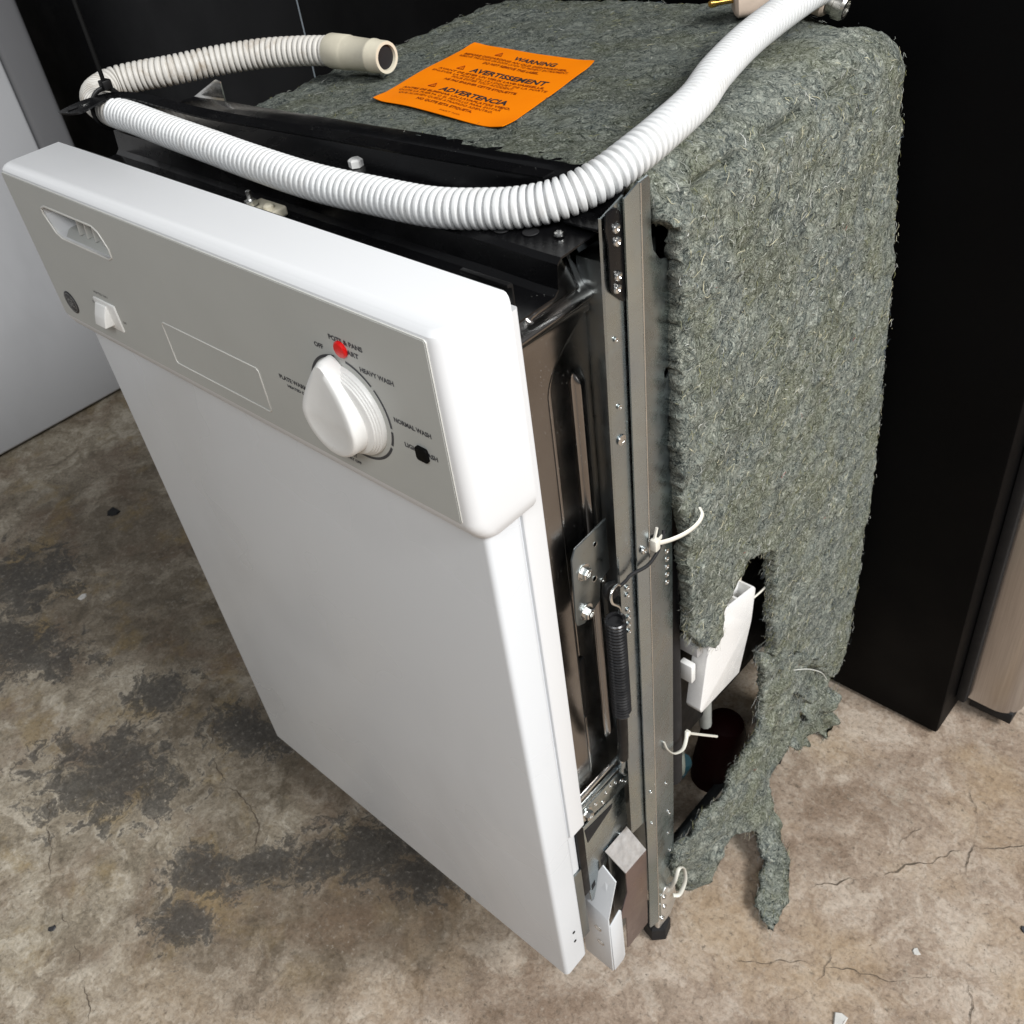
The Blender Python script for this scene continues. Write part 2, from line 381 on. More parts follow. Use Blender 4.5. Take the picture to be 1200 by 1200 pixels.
def piece(name, key, maker, loc, rot, parent, mat, **kw):
    """a small repeated piece sharing mesh data"""
    if key not in _shared:
        bm = bmesh.new(); maker(bm); me = bpy.data.meshes.new(name); bmesh.ops.recalc_face_normals(bm, faces=bm.faces); bm.to_mesh(me); bm.free(); me.materials.append(mat)
        for p in me.polygons: p.use_smooth = True
        me.set_sharp_from_angle(angle=R(30)); _shared[key] = me
    o = bpy.data.objects.new(name, _shared[key]); o.location = loc; o.rotation_euler = rot
    return finish(o, parent, **kw)
def bm_lathe(bm, prof, seg=12):
    rings = [[bm.verts.new((r*math.cos(2*math.pi*k/seg), r*math.sin(2*math.pi*k/seg), h)) for k in range(seg)] for r, h in prof]
    for a, b in zip(rings, rings[1:]):
        for k in range(seg): bm.faces.new((a[k], a[(k+1) % seg], b[(k+1) % seg], b[k]))
    bm.faces.new(rings[0][::-1]); bm.faces.new(rings[-1])
TOX = (0, R(90), 0)     # piece axis +z -> +x
def mk_pan(bm): bm_lathe(bm, [(.0030, 0), (.0030, .0006), (.0026, .0016), (.0015, .0021), (.0006, .0013)], 14)
def mk_hex(bm):
    bm_lathe(bm, [(.0066, 0), (.0066, .0008), (.0052, .0010)], 18); bm_lathe(bm, [(.0046, .0009), (.0046, .0045), (.0038, .0052), (.0022, .0052), (.0020, .0042)], 6)

# ================================================================== THE SETTING
fl = []
N = 60
def fgrid(n): return [(-1.6+4.4*i/n) for i in range(n+1)]
V = [(-6, -5, 0), (6, -5, 0), (6, 7, 0), (-6, 7, 0)]
floor = obj('floor', V, [(0, 1, 2, 3)], FLOOR, None, 0, kind='structure', label='stained brown and grey concrete floor')
def crack(pts, w, seed):
    rr = random.Random(seed); P, L = resample(catmull(pts, 14), .004); V = []; F = []
    nz = Vector((0, 0, 1)); run = False
    for i, p in enumerate(P):
        t = (P[min(i+1, len(P)-1)]-P[max(0, i-1)]).normalized(); s = Vector((-t.y, t.x, 0))
        j = mnoise.noise(Vector((i*.30, seed*7.1, 0)))*.0042+mnoise.noise(Vector((i*.09, seed*3.3, 4)))*.007+rr.uniform(-.0011, .0011)
        g = max(0, .35+mnoise.noise(Vector((i*.10, seed*5.7, 9)))*2.2); ww = w*g*(.5+rr.random())
        if i in (0, len(P)-1): ww = 0.00005
        ww = max(ww, .00005)
        V += [(p+s*(j+ww)).to_tuple()[:2]+(.0012,), (p+s*(j-ww)).to_tuple()[:2]+(.0012,)]
    for i in range(len(P)-1): F.append((2*i, 2*i+1, 2*i+3, 2*i+2))
    obj('crack', V, F, CRACK, floor, 0)
crack([(.49, .238, 0), (.54, .275, 0), (.581, .316, 0), (.641, .395, 0), (.705, .465, 0)], 0.00061, 1)
crack([(.529, .16, 0), (.60, .209, 0), (.65, .235, 0), (.697, .27, 0), (.755, .315, 0)], 0.00044, 2)
crack([(-.27, -.215, 0), (-.20, -.25, 0), (-.119, -.279, 0), (-.03, -.30, 0), (.037, -.326, 0)], 0.00055, 3)
crack([(.60, .235, 0), (.607, .20, 0), (.588, .15, 0)], 0.00039, 4)
crack([(.72, .29, 0), (.735, .27, 0), (.74, .24, 0)], 0.00039, 5)
crack([(.63, .50, 0), (.66, .45, 0), (.665, .40, 0), (.69, .375, 0)], 0.00039, 6)
crack([(.61, .42, 0), (.60, .38, 0), (.615, .35, 0)], 0.00066, 7)
crack([(-.2, .0, 0), (-.12, -.05, 0), (-.02, -.06, 0), (.05, -.12, 0)], .0005, 8)

# ---- pale appliance on the left, seen from its side
t = empty('refrigerator', (-1.45, .05, 0), 'pale grey refrigerator standing far left, its side scuffed near the floor', 'refrigerator')
box('cabinet', -1.85, -1.075, -.62, .4195, .012, 1.5, GREY_FRIDGE, t, .006, 3)
box('door', -1.84, -1.078, .421, .486, .014, 1.5, GREY_DOOR, t, .012, 4)
for x, y in ((-1.8, -.55), (-1.12, -.55), (-1.8, .36), (-1.12, .36)):
    lathe('foot', [(.018, 0), (.018, .006), (.010, .008), (.010, .013)], (x, y, 0), (0, 0, 1), BLACK_RUBBER, t, 16)
# ---- charcoal appliance behind on the left
t = empty('freezer', (-.9, .95, 0), 'charcoal upright cabinet behind the hose loop, bright trim on its right edge', 'appliance')
box('cabinet', -1.45, -.396, .555, 1.3, .02, 1.45, BLK_FRIDGE2, t, .004, 2)
box('base', -1.44, -.402, .565, 1.29, 0, .0205, BLACK_RUBBER, t, .001)
box('trim_strip', -.3955, -.388, .552, .565, .03, 1.45, ZINC, t, .002)
# ---- black sided stainless refrigerator behind on the right
t = empty('refrigerator', (.1, .9, 0), 'black-sided refrigerator behind the dishwasher with a stainless door edge', 'refrigerator')
box('cabinet', -.383, .569, .545, 1.28, .004, 1.45, BLK_FRIDGE, t, .003, 2)
box('gasket', .5695, .581, .585, 1.25, .03, 1.44, BLACK_RUBBER, t, .002)
ring = []
def dring(z, ins):
    p = [(.5805, 1.26), (.5805, .597), (.600, .5965)] 
    for k in range(9):
        a = R(-90+90*k/8); p.append((.611+.026*math.cos(a), .6225+.026*math.sin(a)))
    p += [(.637, 1.26)]
    return [(x, y, z) for x, y in p]
loft('door', [dring(.030, 0), dring(1.44, 0)], STAINLESS, t, 40)
box('door_base', .583, .632, .602, 1.25, .012, .0298, BLACK_RUBBER, t, .001)

# ================================================================== DISHWASHER
dw = empty('dishwasher', (.22, .25, 0), 'white slimline dishwasher with beige control panel, its right side stripped bare', 'dishwasher')
# ---- outer door panel
def dringz(z, ins):
    return [(x, y, z) for x, y in rrect(.001+ins, .449-ins, ins, .029, .0042, 5)]
door = loft('door_panel', [dringz(.127, .0018), dringz(.1288, 0), dringz(.69, 0)], WHITE, dw, 32)
prism('inner_door_frame', rrect(.006, .4475, .0315, .0495, .002, 3), 'z', .322, .801, WHITE_PANEL, dw, 0)
prism('inner_door_skin', rrect(.008, .4445, .0292, .0385, .001, 2), 'z', .262, .80, WHITE, dw, 0)
box('hinge_channel', .4405, .4465, .0392, .0475, .215, .3215, BLACK_PLASTIC, dw, .0008)
box('hinge_channel', .4395, .4462, .0295, .0395, .150, .2615, ZINC_DARK, dw, .0008)
for z in (.172, .188):
    piece('screw', 'rivet', lambda bm: bm_lathe(bm, [(.0016, 0), (.0016, .0004), (.0007, .0006)], 10), (.4491, .0165, z), TOX, dw, BLACK_PLASTIC)

# ---- control panel housing (lofted, rounded right and left corners)
def pr(z, fi, si):
    """ring at height z: fi front inset, si side inset"""
    p = [(-.005+si, .036), (-.005+si, -.013+fi+.008)]
    for k in range(1, 7):
        a = R(180+90*k/6); p.append((-.005+si+.008+.008*math.cos(a), -.013+fi+.008+.008*math.sin(a)))
    for k in range(0, 7):
        a = R(270+90*k/6); p.append((.456-si-.009+.009*math.cos(a), -.013+fi+.009+.009*math.sin(a)))
    p.append((.456-si, .036)); return [(x, y, z) for x, y in p]
panel = loft('control_panel', [pr(.680, .0115, .0035), pr(.684, .0070, .0010), pr(.690, .0028, .0), pr(.6955, .0004, 0), pr(.699, 0, 0), pr(.8125, 0, 0), pr(.8155, .0007, .0007), pr(.8175, .0025, .002), pr(.8182, .0045, .0035)], WHITE_PANEL, dw, 30)
# vent opening
VENT = [(.049, .7965), (.056, .7990), (.121, .7990), (.1275, .7960), (.1335, .7860), (.1330, .7800), (.1275, .7775), (.064, .7775), (.057, .7800), (.0488, .7920)]
bm = bmesh.new(); bm_prism(bm, VENT, 'y', -.03, .006); cutter = obj_bm('cutter', bm, BLACK_PLASTIC)
cut(panel, [cutter])
# faceplate with the same opening
bm = bmesh.new(); bm_prism(bm, rrect(.0020, .4462, .6995, .8138, .0012, 3), 'y', -.0139, -.0125)
plate = obj_bm('faceplate', bm, FACE, panel)
bm = bmesh.new(); bm_prism(bm, [((x-.0913)*1.02+.0913, (z-.788)*1.05+.788) for x, z in VENT], 'y', -.03, .004); cut(plate, [obj_bm('cutter', bm, FACE)])
def loop_tube(name, poly, y, r, mat, parent, **kw):
    pts = [Vector((x, y, z)) for x, z in poly]; n = len(pts); V = []; F = []; seg = 6
    for i, p in enumerate(pts):
        t = (pts[(i+1) % n]-pts[i-1]).normalized(); s = Vector((-t.z, 0, t.x)); o = Vector((0, -1, 0))
        for k in range(seg):
            a = 2*math.pi*k/seg; V.append(p+s*(r*math.cos(a))+o*(r*math.sin(a)))
    for i in range(n):
        for k in range(seg):
            k2 = (k+1) % seg; j = (i+1) % n; F.append((i*seg+k, i*seg+k2, j*seg+k2, j*seg+k))
    return obj(name, V, F, mat, parent, 60, **kw)
def dense(poly, n=4):
    out = []
    for a, b in zip(poly, poly[1:]+poly[:1]):
        for k in range(n): out.append((a[0]+(b[0]-a[0])*k/n, a[1]+(b[1]-a[1])*k/n))
    return out
loop_tube('plate_border', rrect(.0014, .4468, .6990, .8142, .0016, 3), -.0132, .0004, RIM, panel)
vent = loop_tube('vent', [((x-.0913)*1.02+.0913, (z-.788)*1.05+.788) for x, z in dense(VENT)], -.0137, .0009, RIM, panel)
prism('vent_ledge', [(-.0125, .7770), (-.0040, .7800), (.0055, .7805), (.0055, .7770)], 'x', .058, .132, FACE, vent, .0003)
prism('vent_back', [((x-.0913)*.99+.0913, (z-.788)*.98+.788) for x, z in VENT], 'y', .0035, .0055, INK_GREY, vent, 0)  # painted dark for the shade inside the vent recess
for x in (.0775, .0885, .0995, .1105, .1215):
    prism('vent_slat', [(-.0070, .7800), (.0034, .7800), (.0034, .7985), (-.0050, .7985)], 'x', x, x+.0018, RIM, vent, .0002)
# blank window outline
loop_tube('window_frame', rrect(.1712, .2808, .7098, .7422, .0028, 4), -.0140, .00055, RIM, panel)
# emblem
em = lathe('emblem', [(.0093, 0), (.0093, .0006), (.0088, .0009)], (.0245, -.0137, .7155), (0, -1, 0), INK, panel, 32)
PF = lambda y: (lambda a, c: (a, y, c))
pts = []
for k in range(40):
    a = 2*math.pi*k/40; pts.append((.0245+.0076*math.cos(a), .7155+.0076*math.sin(a)))
loop_tube('emblem_ring', pts, -.01455, .00022, plain('emblem_grey', (.22, .22, .21), .4), em)
EG = bpy.data.materials['emblem_grey']
text('emblem_letters', 'GE', .0088, (.0245, .7155), EG, em, PF(-.01465), height=.0062)
for k in range(4):
    a = R(45+90*k); c = Vector((.0245+.0058*math.cos(a), -.0146, .7155+.0058*math.sin(a)))
    q = [c+Vector((.0013*math.cos(a+s*1.9)*s, 0, .0013*math.sin(a+s*1.9)*s)) for s in (-1, -.5, 0, .5, 1)]
    tube('emblem_curl', q, .00018, EG, em, 5)
# rocker switch
sw = box('rocker_switch', .0735, .1035, -.0152, -.0130, .7130, .7345, WHITE_PLASTIC, panel, .0006)
prism('rocker', [(-.0148, .716), (-.0150, .7318), (-.0165, .7318), (-.0205, .7235), (-.0225, .7165)], 'x', .0775, .0925, WHITE_PLASTIC, sw, .0007, 3)
text('switch_lettering', 'HEATED DRY', .021, (.0875, .7395), INK, panel, PF(-.01395), height=.0019, bold=.012)
text('switch_lettering', 'ON', .0040, (.0690, .7285), INK, panel, PF(-.01395), height=.0019, bold=.012)
text('switch_lettering', 'OFF', .0045, (.1095, .7225), INK, panel, PF(-.01395), height=.0019, bold=.012)
# dial ring, arcs
KC = (.3715, .7475); KR = .0325
def arc_obj(a0, a1, r, w, mat, parent, y=-.0140, name='dial_mark'):
    n = max(4, int(abs(a1-a0)/4)); V = []; F = []
    for k in range(n+1):
        a = R(a0+(a1-a0)*k/n)
        for rr in (r-w, r+w): V.append((KC[0]+rr*math.cos(a), y, KC[1]+rr*math.sin(a)))
    for k in range(n): F.append((2*k, 2*k+1, 2*k+3, 2*k+2))
    return obj(name, V, F, mat, parent, 0)
for a0, a1 in ((96, 205), (44, 80), (-2, 40), (-25, -6), (-118, -29)): arc_obj(a0, a1, KR, .00085, INK_GREY, panel)
lathe('dial_skirt', [(.0315, 0), (.0315, .0006), (.0300, .0010)], (KC[0], -.0135, KC[1]), (0, -1, 0), FACE, panel, 48)
# knob: round base with ridges and a teardrop grip
kn = lathe('knob', [(.0285, 0), (.0288, .0012), (.0282, .0030), (.0272, .0034), (.0272, .0042), (.0262, .0046), (.0262, .0054), (.0252, .0058), (.0252, .0066), (.0235, .0072)], (KC[0], -.0142, KC[1]), (0, -1, 0), WHITE_PLASTIC, panel, 56)
def teardrop(cx, cz, r, tipd, ang, n=44):
    out = []
    for k in range(n):
        a = 2*math.pi*k/n
        # rounded body with a point along +u
        u = r*math.cos(a); w = r*math.sin(a)
        if u > 0:
            f = u/r; u = u*(1+(tipd/r-1)*f**1.3); w = w*(1-.36*f*f)
        ca, sa = math.cos(ang), math.sin(ang)
        out.append((cx+u*ca-w*sa, cz+u*sa+w*ca))
    return out
GA = R(93); rings = []
def gring(r, tip, y0, dx=0.0, tilt=.16):
    out = []
    for x, z in teardrop(KC[0]-.0030+dx, KC[1]-.0015, r, tip, GA):
        u = (z-KC[1])                       # the front falls away towards the tip
        out.append((x, min(-.0145, y0+tilt*max(0, u)), z))
    return out
rings = [gring(.0232, .0350, -.0150, 0, 0), gring(.0231, .0347, -.0225, 0, .02), gring(.0226, .0338, -.0285, 0, .16), gring(.0218, .0328, -.0298, 0, .17), gring(.0206, .0328, -.0303, 0, .17), gring(.0170, .028, -.0297, -.001, .15), gring(.0110, .018, -.0288, -.002, .13), gring(.004, .007, -.0285, -.002, .12)]
loft('knob_grip', rings, WHITE_PLASTIC, kn, 50)
def ptext(s, w, x, z, h=.0033): text('dial_lettering', s, w, (x, z), INK_GREY, panel, PF(-.01400), height=h, bold=.045)
ptext('POTS & PANS', .0275, .3815, .7925); ptext('START', .0150, .3830, .7868); ptext('OFF', .0078, .3560, .7832)
ptext('HEAVY WASH', .0265, .4020, .7790); ptext('NORMAL WASH', .0285, .4225, .7545); ptext('LIGHT WASH', .0255, .4255, .7400)
ptext('PLATE WARMER', .0320, .3200, .7455); ptext('HEATED DRY ON', .0270, .3235, .7405, .0022); ptext('RINSE ONLY', .0240, .3520, .7105); ptext('HEATED DRY OFF', .0260, .3530, .7060, .0022)
# tactile stickers
lathe('red_dot_sticker', [(.0050, 0), (.0050, .0011), (.0042, .0019), (.002, .0022)], (.3765, -.0139, .7872), (0, -1, 0), RED, panel, 28)
prism('black_square_sticker', rrect(.4225, .4315, .7350, .7440, .0018, 4), 'y', -.0158, -.0138, BLACK_STICK, panel, .0004)

# ---- tub: right side as an embossed sheet
def tub_h(y, z):
    x = .4300
    if z > .757:                                   # shoulder rolling inwards to the top
        t = min(1, (z-.757)/.05); x += .0055*math.exp(-((z-.768)/.004)**2) - .022*t**1.6
        # pressed pad
        dy = abs(y-.098)/.021; dz = abs(z-.784)/.0105
        d = max(dy, dz); x += .0035*(1/(1+math.exp((d-1)*14))) - .0014*math.exp(-((d-1.05)/.12)**2)
    else:
        # recessed field with a curved border
        yb = .084 + .030*max(0, 1-(.752-z)/.035)**2
        s = 1/(1+math.exp(-(y-yb)*1500)); x -= .0032*s
        x -= .0022*math.exp(-((y-yb)/.0011)**2)
        rib = 1/(1+math.exp((abs(y-.1115)-.0040)*3000)); rz = 1/(1+math.exp((abs(z-.540)-.178)*600)); x += .0050*rib*rz
        x += 0
    x -= .014*max(0, (y-.122)/.02)**2 if y > .122 else 0
    return x
ys = np.arange(.050, .1461, .0011); zs = np.concatenate([np.arange(.235, .70, .004), np.arange(.70, .8085, .0011)])
V = [(tub_h(y, z), y, z) for z in zs for y in ys]; ny = len(ys)
F = [(i*ny+j, i*ny+j+1, (i+1)*ny+j+1, (i+1)*ny+j) for i in range(len(zs)-1) for j in range(ny-1) if zs[i+1] < (.7888 if ys[j] < .089 else .8060)]
tubside = obj('tub', V, F, TUB, dw, 60)
box('tub_shell', .012, .404, .066, .455, .215, .785, ZINC_DARK, dw, .03, 4)
box('tub_rim', .010, .4240, .0510, .0585, .230, .782, TUB, dw, .002)
box('cable_slot', .4262, .4296, .0815, .0895, .413, .480, BLACK_PLASTIC, dw, .001)
# ---- right rail: three-faceted channel
def lean(z): return -.016*(.76-z)
def rail_sheet(prof, z0, z1, th, n=10):
    """folded sheet: prof (x, y) at the top, leaning slightly forward downwards; z1 may be a list per point"""
    m = len(prof); N2 = []
    for i in range(m):
        a = Vector(prof[max(0, i-1)]); b = Vector(prof[min(m-1, i+1)]); t = (b-a).normalized(); N2.append(Vector((t.y, -t.x)))
    V = []; F = []
    for lay in (0, -th):
        for k in range(n+1):
            for i, (x, y) in enumerate(prof):
                zt = z1[i] if hasattr(z1, '__len__') else z1; z = z0+(zt-z0)*k/n
                V.append((x+N2[i].x*lay, y+N2[i].y*lay+lean(z), z))
    q = (n+1)*m
    for k in range(n):
        for i in range(m-1):
            f = (k*m+i, k*m+i+1, (k+1)*m+i+1, (k+1)*m+i); F.append(f); F.append(tuple(v+q for v in f[::-1]))
        for i in (0, m-1): F.append((k*m+i, (k+1)*m+i, (k+1)*m+i+q, k*m+i+q))
    for k in (0, n):
        for i in range(m-1): F.append((k*m+i, k*m+i+1, k*m+i+1+q, k*m+i+q))
    bm = bmesh.new(); vs_ = [bm.verts.new(v) for v in V]
    for f in F: bm.faces.new([vs_[v] for v in f])
    return obj_bm('rail', bm, ZINC, dw, 25)
rail_sheet([(.4505, .1118), (.4518, .1126), (.4534, .1300)], .240, [.8225, .8225, .8290], .0012)
# the outer channel: rounded free edge, web, crease, rear flange with stepped top
rail_sheet([(.4545, .1280), (.4562, .1272), (.4588, .1365), (.4590, .1375)], .048, [.8285, .8285, .8345, .8345], .0012)
poly = [(.1376, .050), (.1705, .050), (.1705, .30), (.1705, .55), (.1705, .6965), (.1672, .6985), (.1640, .6968), (.1612, .6988), (.1608, .7025), (.1632, .7048), (.1662, .7035), (.1690, .7045), (.1705, .7040), (.1705, .772), (.1650, .778), (.1575, .781), (.1500, .790), (.1480, .800), (.1475, .832), (.1460, .8345), (.1376, .8345), (.1376, .55), (.1376, .30)]
def bx(y): return .4592-(y-.1376)*.13
bm = bmesh.new()
va = [bm.verts.new((bx(y), y+lean(z), z)) for y, z in poly]; vb = [bm.verts.new((bx(y)-.0012, y+lean(z), z)) for y, z in poly]
bm.faces.new(va); bm.faces.new(vb[::-1])
for i in range(len(poly)): bm.faces.new((va[i], va[(i+1) % len(poly)], vb[(i+1) % len(poly)], vb[i]))
rb = obj_bm('rail', bm, ZINC, dw, 25)
tube('crease_bead', [(.45915, .1376+lean(z), z) for z in (.051, .2, .4, .6, .8, .834)], .00055, SCREW, rb, 8)  # bead in brighter steel, added as the highlight along the crease
tube('edge_glint', [(bx(.1705)-.0005, .1705+lean(z), z) for z in (.051, .2, .4, .6, .6955)], .00045, SCREW, rb, 6)  # bright strip added to draw the highlight on the flange edge
box('rail_backing', .4215, .4490, .1250, .1650, .10, .790, ZINC_DARK, dw, .001)
# notches and holes: dark punched openings with bright rims
def hole(x, y, z, r=.0022, sx=1.0):
    h = piece('hole', ('hole', round(r, 4)), lambda bm: bm_lathe(bm, [(r*1.25, 0), (r*1.2, .00035), (r*.98, .0003), (r*.95, -.0006)], 14), (x, y, z), TOX, dw, SCREW)
    piece('hole_void', ('void', round(r, 4)), lambda bm: bm_lathe(bm, [(r*.9, -.0004), (r*.9, .00012)], 14), (x+.0001, y, z), TOX, h, BLACK_RUBBER)
def ax_(y): return .4411
def rhole(y, z, r, front):
    hole(.4532 if front else bx(y)+.0002, y+lean(z), z, r)
for k in range(7):
    if k != 2: rhole(.1190, .5460-.0075*k, .0017, True)
for k in range(5): rhole(.1620, .5500-.0078*k, .0018, False)
for y, z, r in ((.1190, .747, .0013), (.1195, .700, .0014), (.1200, .675, .0030)): rhole(y, z, r, True)
for y, z in ((.156, .270), (.159, .222), (.162, .214), (.159, .185), (.162, .150)): rhole(y, z, .0014, False)
for z in (.285, .236): hole(.4580, .1325+lean(z), z, .0014)
piece('screw', 'pan', mk_pan, (.4578, .1320+lean(.575), .5750), TOX, dw, SCREW)
# rear posts (behind the felt) so the frame stands
for x in (.02, .43):
    for y in (.40,):
        box('rear_post', x-.006, x+.006, y-.010, y+.010, .02, .32, ZINC_DARK, dw, .001)
box('rail', -.004, .010, .118, .165, .02, .79, ZINC, dw, .001)
# base frame
box('base_rail', .0, .012, .12, .41, .030, .055, ZINC_DARK, dw, .001)
box('base_rail', .415, .427, .17, .41, .030, .055, ZINC_DARK, dw, .001)
box('sump', .10, .33, .16, .40, .12, .214, BLACK_PLASTIC, dw, .02, 3)
lathe('pump_motor', [(.016, 0), (.023, .006), (.0255, .030), (.025, .095), (.020, .110), (.01, .116)], (.398, .312, .028), (.12, .10, 1), DARKRED, dw, 28)
lathe('cable_connector', [(.009, 0), (.010, .004), (.010, .012), (.0085, .013), (.0085, .016), (.010, .017), (.010, .026), (.008, .030)], (.398, .246, .118), (.3, .1, 1), TEAL, dw, 16)
tube('wire_bundle', catmull([(.40, .225, .21), (.408, .235, .185), (.404, .243, .165), (.410, .236, .150), (.40, .245, .12)], 8), .006, plain('grey_green_wire', (.16, .17, .14), .6), dw, 8)
tube('support_rod', [(.418, .268, .290), (.416, .274, .19)], .0065, plain('grey_rod', (.30, .31, .29), .5), dw, 10)
tube('black_sleeve', catmull([(.4360, .1830, .52), (.4368, .1835, .40), (.4372, .1840, .30), (.4365, .1845, .22)], 6), .0105, BLACK_RUBBER, dw, 16)
box('tub_band', .4180, .4400, .176, .300, .470, .560, plain('bronze_band', (.20, .155, .12), .4, .6), dw, .003)
box('cavity_filler', .330, .418, .188, .43, .205, .47, BLACK_PLASTIC, dw, .01)  # black block enlarged to darken the cavity, in place of shade

# ---- black top brace: pressed channel
BP = [(.0400, .8120), (.0425, .8135), (.0445, .8110), (.0450, .7940), (.0480, .7905), (.0800, .7912), (.0835, .7940), (.0848, .8080), (.0880, .8108), (.1180, .8120), (.1300, .8135), (.1385, .8200), (.1440, .8265), (.1500, .8285), (.1620, .8280)]
def brace_mesh():
    xs = np.concatenate([np.linspace(-.012, .03, 6), np.linspace(.05, .42, 16), np.linspace(.428, .4445, 4)])
    V = []; F = []; n = len(BP)
    for x in xs:
        for i, (y, z) in enumerate(BP):
            dz = mnoise.noise(Vector((x*22, y*60, 3)))*.0009
            if i > 10: dz += -.0000 + .045*(x-.40)*(1 if x < .40 else 0)*min(1, (i-10)/2)
            V.append((x, y, z+dz))
    m = len(V)
    V += [(a, b, c-.0012) for a, b, c in V]
    for i in range(len(xs)-1):
        for j in range(n-1):
            q = (i*n+j, (i+1)*n+j, (i+1)*n+j+1, i*n+j+1); F.append(q); F.append(tuple(k+m for k in q[::-1]))
    for j in range(n-1):
        F.append((j, j+1, m+j+1, m+j)); i = (len(xs)-1)*n; F.append((i+j+1, i+j, m+i+j, m+i+j+1))
    for i in range(len(xs)-1):
        F.append(((i+1)*n, i*n, m+i*n, m+(i+1)*n)); F.append((i*n+n-1, (i+1)*n+n-1, m+(i+1)*n+n-1, m+i*n+n-1))
    return V, F
V, F = brace_mesh(); brace = obj('top_brace', V, F, BLACK, dw, 28)
# folded ear screwed to the rail
ear = [(.1130, .8170), (.1145, .8255), (.1200, .8265), (.1250, .8245), (.1275, .8190), (.1275, .7690), (.1250, .7690), (.1165, .7780), (.1150, .7820), (.1150, .8080)]
prism('brace_ear', ear, 'x', .4536, .4548, BLACK, brace, .0004)
box('brace_ear', .4250, .4522, .1135, .1290, .8140, .8160, BLACK, brace, .0006)
for y, z in ((.1212, .8150), (.1214, .8073), (.1208, .7872), (.1196, .7800)):
    piece('screw', 'pan', mk_pan, (.4548, y, z), TOX, dw, SCREW)
for x, y in ((.395, .096), (.412, .101), (.310, .066), (.352, .064)):
    piece('hole_void', 'bvoid', lambda bm: bm_lathe(bm, [(.0048, -.0002), (.0046, .0002)], 18), (x, y, .8118 if y > .09 else .7925), (0, 0, 0), brace, BLACK_RUBBER)
piece('screw', 'pan', mk_pan, (.4290, .1050, .8122), (0, 0, 0), dw, ZINC_DARK)
# door latch lip at the front of the brace
prism('latch_lip', [(.0470, .8135), (.0500, .8135), (.0512, .8120), (.0512, .7950), (.0500, .7950), (.0500, .8105), (.0490, .8115), (.0470, .8115)], 'x', .4100, .4440, BLACK_PLASTIC, brace, .0003)
# white catch with nut
wc = box('door_catch', .196, .224, .0500, .0725, .7935, .8000, IVORY, dw, .0015, 3)
lathe('nut', [(.0052, 0), (.0052, .0008), (.0042, .001), (.0042, .0045), (.0024, .0052), (.0018, .0053), (.0018, .0105), (.001, .011)], (.2030, .0600, .8000), (0, 0, 1), SCREW, wc, 6)
lathe('stud', [(.0036, 0), (.0036, .002), (.0022, .003)], (.2165, .0635, .8000), (0, 0, 1), IVORY, wc, 16)
lathe('bolt', [(.0050, 0), (.0050, .004), (.0036, .0052), (.001, .0054)], (.245, .1185, .8125), (0, 0, 1), WHITE_PLASTIC, dw, 6)
prism('label_tab', [(.178, .046), (.192, .046), (.192, .052), (.178, .052)], 'z', .7935, .7960, IVORY, dw, .0002)
# strap tab at the left of the brace with punched slots
TE = [((.0085, .0405), (.0105, .0400), .8400), ((.0060, .0480), (.0240, .0430), .8402), ((.0042, .0580), (.0295, .0500), .8404), ((.0045, .0680), (.0250, .0620), .8405), ((.0075, .0800), (.0220, .0740), .8405), ((.0170, .0890), (.0260, .0800), .8402),
      ((.0380, .0970), (.0400, .0860), .8385), ((.0650, .1020), (.0640, .0905), .8355), ((.1150, .1110), (.1120, .0975), .8315), ((.2000, .1250), (.1980, .1110), .8290), ((.3000, .1330), (.3000, .1200), .8290), ((.4000, .1380), (.4000, .1280), .8300)]
bm = bmesh.new(); prev = None
LA = catmull([(*l, z) for l, r, z in TE], 4); RA = catmull([(*r, z) for l, r, z in TE], 4)
for p, q in zip(LA, RA):
    cur = [bm.verts.new(p), bm.verts.new(q), bm.verts.new((q.x, q.y, q.z-.0012)), bm.verts.new((p.x, p.y, p.z-.0012))]
    if prev:
        for k in range(4): bm.faces.new((prev[k], prev[(k+1) % 4], cur[(k+1) % 4], cur[k]))
    else: bm.faces.new(cur)
    prev = cur
bm.faces.new(prev[::-1]); tab = obj_bm('mounting_tab', bm, BLACK, dw, 35)
for x, y, mm in ((.0155, .0590, SCREW), (.0150, .0490, BLACK_RUBBER)):
    prism('tab_slot', rrect(x-.0022, x+.0022, y-.0040, y+.0040, .002, 3), 'z', .8407, .8411, mm, tab, 0)
prism('tub_corner_bracket', [(-.022, .8060), (.026, .8040), (.0275, .8245), (.0200, .8250)], 'y', .1655, .1670, SCREW, dw, .0003)

# ---- hinge plate, bolts, spring and rods
hp = prism('hinge_plate', [(.0760, .5970), (.0800, .6040), (.1130, .6070), (.1130, .5600), (.1020, .5560), (.1000, .5390), (.0820, .5310), (.0750, .5340), (.0735, .5390)], 'x', .4385, .4402, ZINC_DARK, dw, .0004)
for y, z in ((.0855, .5790), (.0845, .5410)): piece('bolt', 'hex', mk_hex, (.4401, y, z), TOX, dw, SCREW)
for y, z, r in ((.1035, .5900, .0017), (.1000, .5600, .0020), (.1080, .5520, .0016)): hole(.4402, y-.004, z+.004, r)
def helix(cx, cy, z0, z1, r, turns, n=14):
    return [Vector((cx+r*math.cos(2*math.pi*k/n), cy+r*math.sin(2*math.pi*k/n), z0+(z1-z0)*k/(turns*n))) for k in range(int(turns*n)+1)]
sp = tube('door_spring', helix(.4600, .0915, .540, .436, .0064, 32, 14), .00135, plain('oiled_black_steel', (.012, .012, .013), .28, spec=.6), dw, 6, cap=True)
lathe('spring_core', [(.0052, 0), (.0052, .100)], (.4600, .0915, .4370), (0, 0, 1), BLACK_RUBBER, sp, 14)
